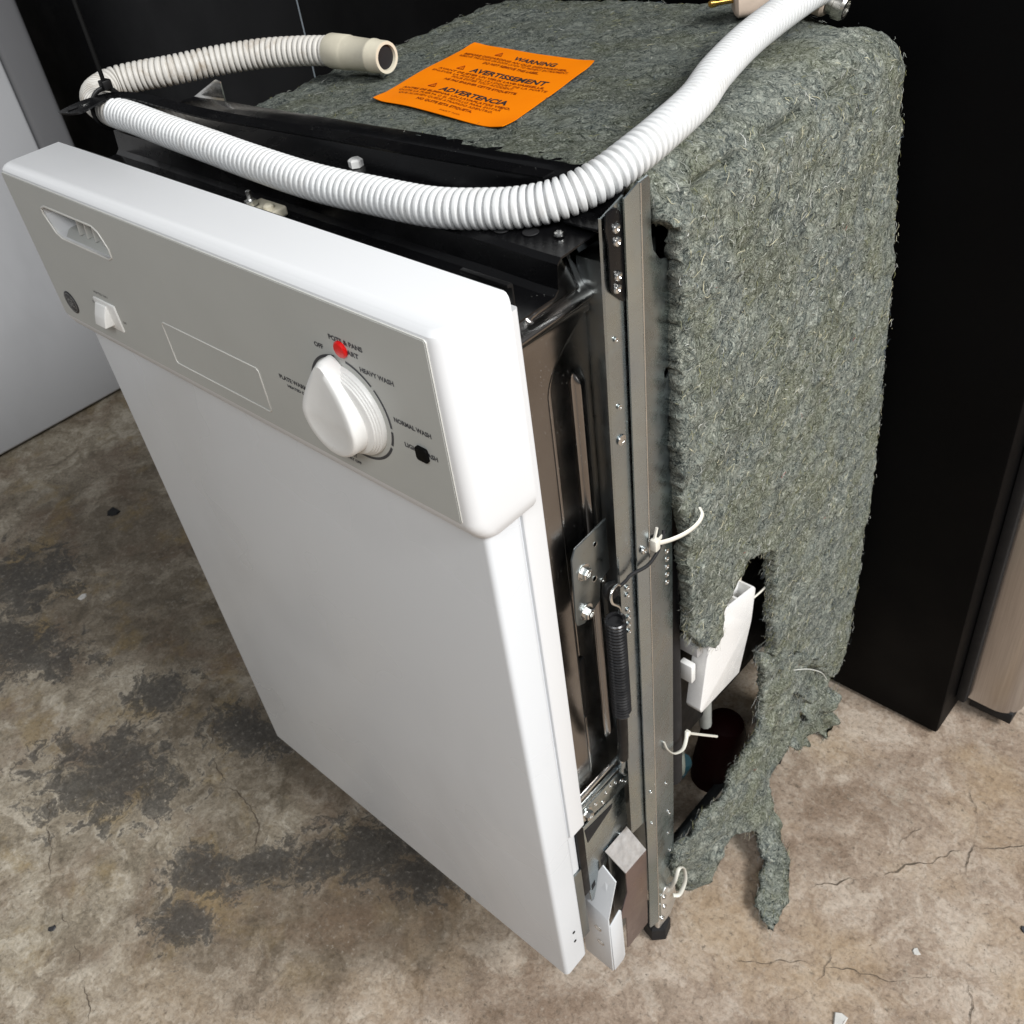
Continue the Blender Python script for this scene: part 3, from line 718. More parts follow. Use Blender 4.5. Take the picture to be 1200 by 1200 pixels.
tube('spring_hook', catmull([(.4600, .0975, .540), (.4605, .0960, .548), (.4590, .0910, .5555), (.4575, .0925, .5630), (.4565, .1000, .5640), (.4560, .1040, .5600)], 6), .0011, SCREW, sp, 8)
lathe('spring_eye', [(.0062, 0), (.0070, .0015), (.0070, .0035), (.0060, .005), (.004, .005)], (.4515, .0970, .5600), (1, -.2, .2), BLACK_PLASTIC, sp, 18)
tube('spring_rod', catmull([(.4600, .0915, .438), (.4580, .0930, .405), (.4520, .0985, .362)], 5), .0042, BLACK_PLASTIC, sp, 10)
tube('spring_cord', catmull([(.4560, .0980, .5600), (.4560, .1100, .5590), (.4560, .1170, .5600), (.4610, .1290, .5620), (.4625, .1390, .5680), (.4608, .1480, .5740), (.4595, .1510, .5780)], 8), .0013, BLACK_RUBBER, dw, 8)
# ---- hinge arm at the bottom
ha = prism('hinge_arm', [(.0560, .3240), (.1030, .3220), (.1180, .3150), (.1195, .2980), (.1140, .2940), (.0545, .3080)], 'x', .4385, .4402, ZINC, dw, .0004)
box('arm_bar', .4370, .4400, .0545, .1120, .3395, .3425, SCREW, ha, .0005)
box('arm_bar', .4375, .4410, .0540, .1130, .3290, .3312, ZINC, ha, .0005)
prism('arm_plate', [(.0550, .2990), (.1120, .2925), (.1130, .2120), (.0800, .2120), (.0640, .1750), (.0540, .1750), (.0500, .2450), (.0545, .2560)], 'x', .4376, .4390, ZINC, ha, .0004)
prism('arm_gap_patch', [(.0560, .2930), (.0940, .2880), (.0920, .2840), (.0580, .2720)], 'x', .4391, .4396, BLACK_RUBBER, ha, 0)  # dark patch on the plate standing in for a shaded gap
for y, z, r in ((.0720, .3150, .0020), (.0860, .3145, .0016), (.0920, .3180, .0016), (.0990, .3140, .0020), (.0810, .3060, .0018), (.1070, .3080, .0022), (.1120, .3010, .0014)):
    hole(.4403, y, z, r)
piece('bolt', 'hex', mk_hex, (.4402, .0600, .3160), TOX, dw, SCREW)
piece('bolt', 'pan', mk_pan, (.4392, .1010, .2290), TOX, dw, SCREW)
for y, z in ((.0740, .2200), (.0580, .1980)): prism('arm_slot', [(y-.002, z-.005), (y+.003, z-.002), (y+.003, z+.006), (y-.002, z+.003)], 'x', .4390, .4393, BLACK_RUBBER, ha, 0)
tube('hinge_link', catmull([(.4450, .1090, .360), (.4440, .1085, .345), (.4430, .1060, .330), (.4420, .1110, .318)], 5), [.003]*3+[.0045]*6+[.0035]*7, ZINC, dw, 8)
for (y, z) in ((.1090, .352), (.1135, .334), (.1180, .322), (.1050, .345)):
    piece('bolt', 'pan', mk_pan, (.4450, y, z), TOX, dw, SCREW)
# ---- mauve leg bracket
mb = prism('leg_bracket', [(.0850, .2000), (.1165, .1980), (.1125, .0640), (.0790, .0640), (.0805, .1240), (.0745, .1300), (.0735, .1400), (.0850, .1650)], 'x', .4545, .4560, MAUVE, dw, .0004)
bm = bmesh.new()
q = [(.4558, .0850, .2005), (.4558, .1165, .1985), (.4405, .1090, .2330), (.4405, .0770, .2330)]
a = [bm.verts.new(p) for p in q]; b_ = [bm.verts.new((p[0]-.0009, p[1], p[2]-.0012)) for p in q]
bm.faces.new(a); bm.faces.new(b_[::-1])
for k in range(4): bm.faces.new((a[k], a[(k+1) % 4], b_[(k+1) % 4], b_[k]))
obj_bm('bracket_flange', bm, plain('satin_zinc', (.70, .72, .74), .38, .75, nscale=120, var=.2), mb)
prism('bracket_inner', [(.0800, .2280), (.1060, .2250), (.1060, .0700), (.0820, .0700)], 'x', .4400, .4412, ZINC_DARK, mb, .0003)
# ---- white kickplate bracket
wb = prism('kick_bracket', [(.4210, .0560), (.4555, .0545), (.4568, .1610), (.4250, .1720)], 'y', .0540, .0556, WHITE, dw, .0004)
bm = bmesh.new()
q = [(.4252, .0541, .1718), (.4568, .0541, .1608), (.4560, .0700, .2060), (.4420, .0700, .2200)]
a = [bm.verts.new(p) for p in q]; b_ = [bm.verts.new((p[0], p[1]+.0014, p[2]-.0006)) for p in q]
bm.faces.new(a); bm.faces.new(b_[::-1])
for k in range(4): bm.faces.new((a[k], a[(k+1) % 4], b_[(k+1) % 4], b_[k]))
obj_bm('bracket_slope', bm, WHITE, wb)
prism('bracket_flange', [(.0560, .0545), (.0700, .0545), (.0735, .0600), (.0735, .1490), (.0715, .1530), (.0560, .1440)], 'x', .4552, .4566, WHITE, wb, .0004)
for x, z in ((.4425, .1280), (.4440, .1010)):
    h = piece('hole', ('holey', 1), lambda bm: bm_lathe(bm, [(.0042, 0), (.0042, .0003), (.0034, .0002), (.0034, -.0006)], 16), (x, .0539, z), (R(90), 0, 0), wb, SCREW)
    piece('hole_void', ('voidy', 1), lambda bm: bm_lathe(bm, [(.0032, -.0004), (.0032, .0001)], 16), (x-.0006, .0538, z), (R(90), 0, 0), wb, WHITE_PLASTIC)
# ---- levelling foot and corner clip
lathe('levelling_foot', [(.013, 0), (.0145, .002), (.0145, .022), (.011, .027)], (.4480, .1370, 0), (0, 0, 1), BLACK_RUBBER, dw, 6, 20)
lathe('foot_stud', [(.004, 0), (.004, .05)], (.4480, .1370, .026), (0, 0, 1), SCREW, dw, 12)
prism('corner_clip', [(.1260, .0300), (.1480, .0300), (.1600, .0500), (.1580, .0780), (.1420, .0950), (.1290, .0900)], 'x', .4520, .4585, plain('bright_zinc', (.72, .72, .70), .3, .8), dw, .002, 3)
for y, z in ((.137, .083), (.137, .063), (.133, .044)): piece('screw', 'pan', mk_pan, (.4584, y, z), TOX, dw, SCREW)
box('front_base_rail', .005, .445, .125, .140, .028, .045, ZINC_DARK, dw, .001)
for x in (.01,): lathe('levelling_foot', [(.013, 0), (.0145, .002), (.0145, .022), (.011, .029)], (x, .137, 0), (0, 0, 1), BLACK_RUBBER, dw, 6, 20)
for x in (.02, .43): lathe('levelling_foot', [(.013, 0), (.0145, .002), (.0145, .016), (.011, .021)], (x, .40, 0), (0, 0, 1), BLACK_RUBBER, dw, 6, 20)
# ---- white moulded water box half hidden by the felt
wbx = [(.2940, .3980), (.2905, .4030), (.2430, .4140), (.2330, .4200), (.2260, .4190), (.2200, .4100), (.2200, .3900), (.2070, .3120), (.2090, .3060), (.2720, .3020), (.2900, .3600)]
wb2 = prism('water_box', wbx, 'x', .4380, .4540, plain('glossy_white_moulding', (.84, .84, .83), .25, var=.02), dw, .0012, 3)
bm = bmesh.new(); bm_prism(bm, [(.2885, .4300), (.2870, .3800), (.2655, .3850), (.2655, .4500)], 'x', .4398, .4524); c1 = obj_bm('cutter', bm, IVORY)
bm = bmesh.new(); bm_prism(bm, [(.2630, .4500), (.2630, .3850), (.2445, .3900), (.2445, .4600)], 'x', .4398, .4524); c2 = obj_bm('cutter', bm, IVORY)
cut(wb2, [c1, c2])
prism('box_back_wall', [(.2935, .4050), (.2900, .4120), (.2420, .4230), (.2420, .3850), (.2900, .3750)], 'x', .4380, .4396, IVORY, wb2, .0004)
prism('box_lining', [(.2875, .3840), (.2875, .3800), (.2440, .3905), (.2440, .3945)], 'x', .4396, .4526, IVORY, wb2, 0)
lathe('box_port', [(.006, 0), (.006, .012), (.004, .014)], (.4330, .2860, .4080), (-.1, 1, .1), plain('clear_grey_plastic', (.45, .45, .44), .3), wb2, 16)
box('box_clip', .4350, .4480, .2020, .2085, .350, .372, WHITE_PLASTIC, wb2, .001)
box('box_clip', .4300, .4520, .2045, .2130, .385, .398, plain('grey_moulding', (.5, .5, .5), .4), wb2, .001)
tube('box_wire', catmull([(.452, .2900, .385), (.454, .3040, .386), (.455, .3130, .388)], 4), .0010, TIE_WHITE, wb2, 6)

# ---- white cable ties
def flat_tie(pts, parent, w=.0021, name='cable_tie', mat=TIE_WHITE):
    return tube(name, resample(catmull(pts, 10), .0015)[0], w, mat, parent, 8, 1.0, .45)
ct = flat_tie([(0.4592, 0.1495, 0.5737), (0.4630, 0.1383, 0.5777), (0.4660, 0.1491, 0.5735), (0.4705, 0.1612, 0.5732), (0.4740, 0.1707, 0.5768), (0.4740, 0.1770, 0.5810), (0.4700, 0.1797, 0.5834)], dw)
box('tie_head', .4600, .4655, 0.1335, 0.1391, 0.5726, 0.5826, TIE_WHITE, ct, .001)
tube('tie_tail', [(.4620, 0.1363, 0.5806), (.4625, 0.1393, 0.5906)], .0012, TIE_WHITE, ct, 6)
ct = flat_tie([(0.4580, 0.1455, 0.3360), (0.4600, 0.1475, 0.3250), (0.4610, 0.1561, 0.3100), (0.4590, 0.1718, 0.2969), (0.4550, 0.1829, 0.2953), (0.4520, 0.1886, 0.2981)], dw, .0017)
p_ = [(0.4520, 0.1900, 0.2953), (0.4530, 0.2107, 0.2710), (0.4540, 0.2357, 0.2418)]
box('tie_head', p_[0][0]-.0025, p_[0][0]+.0025, p_[0][1]-.002, p_[0][1]+.002, p_[0][2]-.0025, p_[0][2]+.0025, TIE_WHITE, ct, .0008)
tube('tie_tail', resample(catmull(p_, 6), .002)[0], .0013, TIE_WHITE, ct, 6)
ct = flat_tie([(.4600, .1470, .0880), (.4650, .1480, .1080), (.4640, .1560, .1180), (.4640, .1650, .1050), (.4660, .1640, .0850), (.4660, .1540, .0720), (.4620, .1480, .0740)], dw)

# ================================================================== INSULATION BLANKET
ins = empty('insulation_blanket', (.23, .34, 0), 'grey-green fibrous felt blanket wrapped over the tub, torn at its lower right', 'insulation')
XR = .4655; RCR = .036
def topz(x): return .8195+.06*(x-.23)
step = .0025
# section path s -> (x, z, nx, nz)
sec = []
zc = topz(XR-RCR)-RCR
for z in np.arange(.66, .75, step): sec.append((.012, z, -1, 0))
for a in np.arange(180, 90, -3.2): sec.append((.012+.05+.05*math.cos(R(a)), .7575+.05*math.sin(R(a)), math.cos(R(a)), math.sin(R(a))))
x = .062
while x < XR-RCR: sec.append((x, topz(x)-.002*max(0, (.10-x)/.04), -.06, 1)); x += step
for a in np.arange(90, 0, -3.8): sec.append((XR-RCR+RCR*math.cos(R(a)), zc+RCR*math.sin(R(a)), math.cos(R(a)), math.sin(R(a))))
z = zc
while z > .09: sec.append((XR, z, 1, 0)); z -= step
sec = np.array(sec); ns = len(sec); n_right0 = ns-int((zc-.09)/step)-1
RC = .055
def yback(z): return .535 if z < .35 else .535-(.535-.472)*((z-.35)/.47)**1.5
nvf = 118; nva = 34
PO = np.zeros((ns, nvf+nva, 3)); NO = np.zeros_like(PO)
for i, (x, z, nx, nz) in enumerate(sec):
    yb = yback(z) - (.03*max(0, (.13-z)/.04) if z < .13 else 0)
    yb += .045*min(1, max(0, (.405-x)/.06)) if nz > .5 else 0
    if nx > .99: yf = .1652+.0018*math.sin(z*19)+.0045*min(1, max(0, (.66-z)/.10))+.010*max(0, (.62-z)/.2)
    elif nz > .5 and nx < .3: yf = .1525+.012*max(0, (.40-x))/.35
    else: yf = .1560
    for j in range(nvf):
        PO[i, j] = (x, yf+(yb-RC-yf)*j/nvf, z); NO[i, j] = (nx, 0, nz)
    for j in range(nva):
        th = R(92)*j/(nva-1); c, s = math.cos(th), math.sin(th)
        insx = RC*(1-c)
        PO[i, nvf+j] = (x-nx*insx, yb-RC+RC*s, z-nz*insx); NO[i, nvf+j] = (nx*c, s, nz*c)
SL = [((.4606, .186, .8133), (.4600, .229, .8140)), ((.4600, .258, .8145), (.4590, .307, .8150)), ((.4590, .339, .8145), (.4570, .382, .8130))]
SL = [(Vector(a), Vector(b)) for a, b in SL]
STK = [Vector(p) for p in ((.144, .337, 0), (.293, .311, 0), (.319, .183, 0), (.166, .203, 0))]
def in_poly(px, py, poly):
    c = False; n = len(poly)
    for i in range(n):
        x1, y1 = poly[i]; x2, y2 = poly[i-1]
        if (y1 > py) != (y2 > py) and px < (x2-x1)*(py-y1)/(y2-y1)+x1: c = not c
    return c
def felt_noise(v, amp=1.0):
    return amp*(0.0030*mnoise.noise(v*24)+.0024*mnoise.noise(v*70+Vector((5, 2, 8)))+.0018*mnoise.noise(v*150+Vector((1, 9, 4)))+.0008*mnoise.noise(v*300))
DO = np.zeros((ns, nvf+nva))
scen = sum(STK, Vector())/4
for i in range(ns):
    for j in range(nvf+nva):
        v = Vector(PO[i, j]); d = felt_noise(v)
        if sec[i][3] > .9:       # flat under the sticker
            r = max(abs(v.x-scen.x)/.10, abs(v.y-scen.y)/.085); k = min(1, max(0, (r-.85)/.3)); d = d*(.35+.65*k)*.6 - .0008
        for a, b in SL:
            if (v-a).length < .09:
                t = max(0, min(1, (v-a).dot(b-a)/(b-a).length_squared)); dist = (v-(a+(b-a)*t)).length
                if dist < .014: d -= .0170*math.exp(-(dist/.0030)**2)-.0022*math.exp(-((dist-.007)/.0028)**2)
        DO[i, j] = d
P3 = PO+NO*DO[..., None]
# outline of the felt on the right side (y, z)
OUT = [(.10, .90), (.10, .470), (.1660, .470), (.176, .455), (.183, .434), (.195, .418), (.210, .404), (.2200, .396), (.2240, .403), (.2230, .418), (.2270, .438), (.2400, .456), (.2600, .463), (.2800, .458), (.2930, .454), (.2970, .448), (.3010, .430), (.3060, .395), (.3110, .350), (.3170, .300), (.3200, .250), (.3250, .205), (.3560, .198), (.3800, .204), (.4000, .203), (.4300, .160), (.4600, .118), (.4900, .106), (.60, .11), (.60, .90)]
side0 = int(np.argmax(sec[:, 2] > .99))
keep = np.ones((ns-1, nvf+nva-1), bool)
for i in range(side0, ns-1):
    for j in range(nvf+nva-1):
        c = PO[i, j]; e = .0035*mnoise.noise(Vector((c[1]*70, c[2]*70, 1)))
        if c[2] < .5 and not in_poly(c[1]+e, c[2]+e, OUT): keep[i, j] = False
def shell(P3, NO, keep, th):
    ns_, nv_ = P3.shape[:2]; idx = -np.ones((ns_, nv_), int); V = []
    used = np.zeros((ns_, nv_), bool)
    used[:-1, :-1] |= keep; used[1:, :-1] |= keep; used[:-1, 1:] |= keep; used[1:, 1:] |= keep
    idx[used] = np.arange(used.sum()); outer = P3[used].copy(); nrm = NO[used]
    I, J = np.nonzero(keep)
    quads = np.stack([idx[I, J], idx[I, J+1], idx[I+1, J+1], idx[I+1, J]], 1)
    cnt = {}
    for q in quads:
        for a, b in ((q[0], q[1]), (q[1], q[2]), (q[2], q[3]), (q[3], q[0])):
            k = (min(a, b), max(a, b)); 
            if k in cnt: cnt[k] = None
            else: cnt[k] = (a, b)
    be = [e for e in cnt.values() if e is not None]
    nb = {}
    for a, b in be: nb.setdefault(a, []).append(b); nb.setdefault(b, []).append(a)
    for it in range(4):
        new = {a: outer[l].mean(0) for a, l in nb.items() if len(l) == 2}
        for a, p in new.items(): outer[a] = outer[a]*.45+p*.55
    jit = np.array([[mnoise.noise(Vector(p)*160+Vector((3*k, 0, 0))) for k in range(3)] for p in outer[list(nb)]])*.0016
    outer[list(nb)] += jit
    inner = outer-nrm*th
    n = len(outer)
    # belly of the cut edge: inner boundary jittered
    inner[list(nb)] += rng.normal(0, .0007, (len(nb), 3))
    mid = (outer+inner)/2
    bl = list(nb); mi = {a: 2*n+k for k, a in enumerate(bl)}
    cen = np.array([outer[nb[a]].mean(0) for a in bl])
    mids = mid[bl]+rng.normal(0, .0009, (len(bl), 3))
    F = [tuple(q) for q in quads]+[tuple(n+q[::-1]) for q in quads]
    for a, b in be:
        F.append((b, a, mi[a], mi[b])); F.append((mi[b], mi[a], n+a, n+b))
    return np.concatenate([outer, inner, mids]), F, quads, outer, nrm
V, F, quads, outer, nrm = shell(P3, NO, keep, .012)
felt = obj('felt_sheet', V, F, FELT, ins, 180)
felt.data.polygons.foreach_set('use_smooth', [True]*len(felt.data.polygons))

# ---- torn strips hanging to the floor
def strip(path, widths, th, side, seed, nu=10, mat=FELT):
    """thick felt ribbon swept along path; side = width direction"""
    dn = catmull([(p[0], p[1], p[2]) for p in path], 8); wn = [v.x for v in catmull([(w, 0, 0) for w in widths], 8)]
    P, L = resample(dn, .003); ws = np.interp(np.linspace(0, 1, len(P)), np.linspace(0, 1, len(wn)), wn)
    V = []; F = []; m = 2*nu; base = Vector((seed*3.1, seed, 0))
    sd = [Vector(s) for s in side]; SD = [v.normalized() for v in [Vector((np.interp(t, np.linspace(0, 1, len(sd)), [s[k] for s in sd]) for k in range(3))) for t in np.linspace(0, 1, len(P))]]
    for i, p in enumerate(P):
        T = (P[min(i+1, len(P)-1)]-P[max(0, i-1)]).normalized(); S = (SD[i]-T*SD[i].dot(T)).normalized(); Nn = T.cross(S)
        tp = min(1, (len(P)-1-i)/5+.12)
        for k in range(m):
            a = 2*math.pi*k/m; ca, sa = math.cos(a), math.sin(a)
            u = math.copysign(abs(ca)**.55, ca); w = math.copysign(abs(sa)**.6, sa)
            q = p+S*(u*ws[i]*.5*(.45+.55*tp))+Nn*(w*th*.5*tp)
            q = q+(q-p).normalized()*(felt_noise(q+base, .75)+.0016*mnoise.noise(q*130+base)+.0045*mnoise.noise((p+S*u*.01)*60+base)*abs(u))
            q.z = max(q.z, .0015); V.append(q)
    for i in range(len(P)-1):
        for k in range(m):
            k2 = (k+1) % m; F.append((i*m+k, i*m+k2, (i+1)*m+k2, (i+1)*m+k))
    F.append(tuple(range(m-1, -1, -1))); F.append(tuple((len(P)-1)*m+k for k in range(m)))
    return obj('torn_strip', V, F, mat, ins, 180)
WEB = [ (0.4657, 0.2919, 0.3140), (0.4659, 0.3050, 0.2500), (0.4671, 0.2987, 0.2095), (0.4676, 0.2820, 0.1850), (0.4702, 0.2557, 0.1835), (0.4683, 0.2316, 0.1655), (0.4683, 0.1861, 0.1616), (0.4632, 0.1583, 0.1428), (0.4613, 0.1504, 0.1193), (0.4482, 0.1703, 0.0300), (0.4595, 0.1874, 0.0180), (0.4659, 0.2092, 0.0120), (0.4669, 0.2185, 0.0434), (0.4741, 0.2292, 0.0781), (0.4762, 0.2530, 0.0690), (0.4796, 0.2766, 0.0450), (0.4918, 0.2785, 0.0340), (0.5051, 0.2665, 0.0220), (0.5187, 0.2426, 0.0170), (0.5255, 0.2180, 0.0140), (0.5352, 0.2091, 0.0100), (0.5473, 0.2047, 0.0060), (0.5438, 0.2208, 0.0060), (0.5441, 0.2429, 0.0060), (0.5300, 0.2704, 0.0080), (0.5104, 0.2960, 0.0140), (0.4907, 0.3130, 0.0300), (0.4738, 0.3130, 0.0600), (0.4714, 0.3223, 0.0962), (0.4688, 0.3502, 0.0940), (0.4677, 0.3741, 0.1220), (0.4665, 0.3959, 0.1515), (0.4660, 0.3975, 0.2074) ]
CLUMP = [ (0.4645, 0.3281, 0.2659), (0.4645, 0.3587, 0.2565), (0.4645, 0.4037, 0.2074), (0.4645, 0.4442, 0.1425), (0.4645, 0.4798, 0.0568), (0.4645, 0.4864, -0.0010), (0.4645, 0.4663, -0.0073), (0.4645, 0.4344, 0.0614), (0.4645, 0.4238, 0.0529), (0.4645, 0.4092, 0.0455), (0.4645, 0.3742, 0.0778), (0.4645, 0.3473, 0.1205), (0.4645, 0.3381, 0.1728), (0.4645, 0.3256, 0.2283) ]
HOLE = [ (0.4645, 0.3524, 0.1985), (0.4645, 0.3764, 0.1742), (0.4645, 0.4016, 0.1245), (0.4645, 0.4019, 0.0960), (0.4645, 0.3815, 0.1084), (0.4645, 0.3595, 0.1532) ]
def torn_sheet(outline, hole_, th, crumple, seed, name='torn_strip'):
    """thick torn felt spanning a 3-D outline: grid in the outline's best plane, offset blended from the outline"""
    O = np.array(outline); c = O.mean(0); _, _, vt = np.linalg.svd(O-c); n_ = vt[2]*(1 if vt[2][0] > 0 else -1)
    a = np.array([0, 1.0, 0]); a -= n_*a.dot(n_); a /= np.linalg.norm(a); b = np.cross(n_, a)
    uv = np.stack([(O-c)@a, (O-c)@b], 1); h = (O-c)@n_; st = .0024
    hp_ = None if hole_ is None else np.stack([(np.array(hole_)-c)@a, (np.array(hole_)-c)@b], 1)
    us = np.arange(uv[:, 0].min()-.004, uv[:, 0].max()+.006, st); vs__ = np.arange(uv[:, 1].min()-.004, uv[:, 1].max()+.006, st)
    P = np.zeros((len(us), len(vs__), 3)); Nn = np.tile(n_, (len(us), len(vs__), 1)); kp = np.zeros((len(us)-1, len(vs__)-1), bool)
    dens = []
    for i in range(len(O)):
        for t in (0, .33, .66): dens.append((*(uv[i]*(1-t)+uv[(i+1) % len(O)]*t), h[i]*(1-t)+h[(i+1) % len(O)]*t))
    dens = np.array(dens); sv = Vector((seed*3.7, seed, 0))
    for i, u in enumerate(us):
        for j, v in enumerate(vs__):
            w = 1/(((dens[:, 0]-u)**2+(dens[:, 1]-v)**2)**1.5+1e-9); hh = (w*dens[:, 2]).sum()/w.sum()
            p = c+a*u+b*v+n_*hh; q = Vector(p)+sv
            p = p+n_*(felt_noise(q, .8)+crumple*mnoise.noise(q*45)); P[i, j] = p
            if i < len(us)-1 and j < len(vs__)-1:
                e1 = .0028*mnoise.noise(q*60); e2 = .0028*mnoise.noise(q*75+Vector((9, 0, 0)))
                ins_ = in_poly(u+e1, v+e2, uv)
                if ins_ and hp_ is not None and in_poly(u+e1, v+e2, hp_): ins_ = False
                kp[i, j] = ins_
    # drop faces whose four corners are not all kept is handled by the shell
    V_, F_, q_, o_, nn_ = shell(P, Nn, kp, th)
    V_[:, 2] = np.maximum(V_[:, 2], .0015)
    ob = obj(name, V_, [f[::-1] for f in F_] if np.cross(a, b).dot(n_) < 0 else F_, FELT, ins, 180)
    return ob
strips = [torn_sheet(WEB, None, .0075, .009, 1), torn_sheet(CLUMP, HOLE, .004, .026, 2, 'torn_flap')]
tube('loose_thread', catmull([(.468, .350, .240), (.474, .375, .222), (.478, .400, .195), (.478, .418, .165)], 6), .0006, FIBS[1], ins, 6)
box('lower_support', .395, .420, .430, .470, .0, .16, plain('pale_grey_block', (.32, .32, .33), .6), dw, .002)

# ---- loose fibres on the felt, one mass
def fibres(pts, nrms, n, lr, rr, lift, probs, bias=None):
    k = rng.integers(0, len(pts), n); p = pts[k]+rng.normal(0, .0012, (n, 3)); nn = nrms[k]/np.linalg.norm(nrms[k], axis=1, keepdims=True)
    d = rng.normal(0, 1, (n, 3))
    if bias is not None: d += bias
    d -= nn*(d*nn).sum(1, keepdims=True); d /= np.linalg.norm(d, axis=1, keepdims=True)
    b = np.cross(nn, d); L = rng.uniform(lr[0], lr[1], n)**1.0; cur = rng.normal(0, 1.5, n); cur2 = rng.normal(0, 1.1, n)
    rad = rng.uniform(rr[0], rr[1], n); K = 6; V = np.zeros((n, K, 3, 3)); q = p+nn*(lift[0]+rng.random(n)*lift[1])[:, None]; ang = np.zeros(n)
    for s in range(K):
        t = s/(K-1); f = (.35+.65*math.sin(math.pi*min(.97, max(.06, t))))
        dirv = d*np.cos(ang)[:, None]+b*np.sin(ang)[:, None]; sd = np.cross(nn, dirv)
        for c in range(3):
            a = 2*math.pi*c/3; V[:, s, c] = q+(sd*math.cos(a)+nn*math.sin(a))*(rad*f)[:, None]
        q = q+dirv*(L/(K-1))[:, None]+nn*(rng.normal(0, .0004, n))[:, None]; ang = ang+cur/(K-1)+cur2*(t-.5)*1.2
    V = V.reshape(-1, 3); o = (np.arange(n)*K*3)[:, None, None]; fs = []
    for s in range(K-1):
        for c in range(3): c2 = (c+1) % 3; fs.append((s*3+c, s*3+c2, (s+1)*3+c2, (s+1)*3+c))
    F = (np.array(fs)[None]+o).reshape(-1, 4); mi = np.repeat(rng.choice(len(probs), n, p=probs), len(fs))
    return V, F, mi
def quick_mesh(name, V, F, mi, mats, parent, **kw):
    me = bpy.data.meshes.new(name); nf = len(F)
    me.vertices.add(len(V)); me.vertices.foreach_set('co', np.ascontiguousarray(V, dtype=np.float32).ravel())
    me.loops.add(nf*4); me.loops.foreach_set('vertex_index', np.ascontiguousarray(F, dtype=np.int32).ravel())
    me.polygons.add(nf); me.polygons.foreach_set('loop_start', np.arange(0, nf*4, 4, dtype=np.int32)); me.polygons.foreach_set('material_index', np.asarray(mi, dtype=np.int32))
    for m in mats: me.materials.append(m)
    me.update(calc_edges=True); me.validate()
    return finish(bpy.data.objects.new(name, me), parent, **kw)
cent = outer[quads].mean(1); cn = nrm[quads].mean(1)
sidesel = cent[:, 0] > .452; topsel = ~sidesel
# keep loose fibres off the sticker
poly = [(p.x, p.y) for p in STK]
pr_ = [.33, .17, .10, .16, .16, .079, .001]
sets = [fibres(cent[sidesel], cn[sidesel], 6500, (.003, .011), (.00010, .00021), (-.0007, .0006), pr_),
        fibres(cent[sidesel], cn[sidesel], 1500, (.003, .010), (.00016, .00034), (-.0004, .0005), [.10, .52, .30, .04, .0, .04, .0])]
tc, tn = cent[topsel], cn[topsel]; ok = np.array([not in_poly(c[0], c[1], poly) for c in tc]); tc, tn = tc[ok], tn[ok]
sets.append(fibres(tc, tn, 3200, (.003, .009), (.00009, .00018), (-.0007, .0004), [.34, .07, .04, .19, .26, .10, .0]))
for st_ in strips:
    me = st_.data; pc = np.array([p.center[:] for p in me.polygons]); pn = np.array([p.normal[:] for p in me.polygons])
    sets.append(fibres(pc, pn, max(150, int(len(pc)*.16)), (.003, .009), (.00010, .00020), (-.0004, .0008), pr_))
for st_ in strips:      # frayed rims
    me = st_.data; pc = np.array([p.center[:] for p in me.polygons]); pn = np.array([p.normal[:] for p in me.polygons])
    rim_ = np.abs(pn[:, 0]) < .45; pc = pc[rim_]
    sets.append(fibres(pc, np.tile(np.array([[1.0, .15, .1]]), (len(pc), 1)), 900, (.005, .015), (.00009, .00018), (-.002, .003), pr_))
# fringe along torn edges
edge = V[len(outer)*2:]; edge = edge[(edge[:, 2] < .50) & (edge[:, 1] > .178)]
en = np.tile(np.array([[1.0, 0, 0]]), (len(edge), 1))
sets.append(fibres(edge, en, 3000, (.004, .012), (.00010, .00018), (-.003, .005), pr_))
off = 0; VV = []; FF = []; MM = []
for v_, f_, m_ in sets: VV.append(v_); FF.append(f_+off); MM.append(m_); off += len(v_)
VV = np.concatenate(VV); VV[:, 2] = np.maximum(VV[:, 2], .0008)
quick_mesh('loose_fibres', VV, np.concatenate(FF), np.concatenate(MM), FIBS, ins, kind='stuff')

# ---- orange warning sticker
def stk(u, v, h=0):
    """u 0..1 left-right, v 0..1 bottom-top -> world"""
    p = STK[3].lerp(STK[2], u).lerp(STK[0].lerp(STK[1], u), v)
    e = max(0, abs(u-.5)-.40)*max(0, abs(v-.5)-.38)*4
    z = topz(p.x)+.0014+.0009*mnoise.noise(Vector((u*3, v*3, 2)))+.0006*math.sin(u*5+v*3)+.05*e*.6
    return Vector((p.x, p.y+.0012*math.sin(u*6.0), z+h))
n = 24; V = []; F = []
def inset(u, v): # rounded corners
    return u, v
for sgn in (0, -.0004):
    for i in range(n+1):
        for j in range(n+1):
            u, v = i/n, j/n; cu_, cv = abs(u-.5)*2, abs(v-.5)*2; k = 1-.018*max(0, (cu_+cv-1.88)/.12)
            V.append(stk(.5+(u-.5)*k, .5+(v-.5)*k, sgn))
m = (n+1)**2
for i in range(n):
    for j in range(n):
        q = (i*(n+1)+j, (i+1)*(n+1)+j, (i+1)*(n+1)+j+1, i*(n+1)+j+1); F.append(q); F.append(tuple(k+m for k in q[::-1]))
rim = [i*(n+1) for i in range(n+1)]+[n*(n+1)+j for j in range(1, n+1)]+[i*(n+1)+n for i in range(n-1, -1, -1)]+[j for j in range(n-1, 0, -1)]
for a, b in zip(rim, rim[1:]+rim[:1]): F.append((b, a, a+m, b+m))
sticker = obj('warning_sticker', V, F, ORANGE, ins, 60, label='orange trilingual warning sticker on the felt')
SF = lambda u, v: stk(u, v, .00025)
def stext(s, w, u, v, h, mat, bold=0): text('sticker_lettering', s, w, (u, v), mat, sticker, SF, height=h, bold=bold)
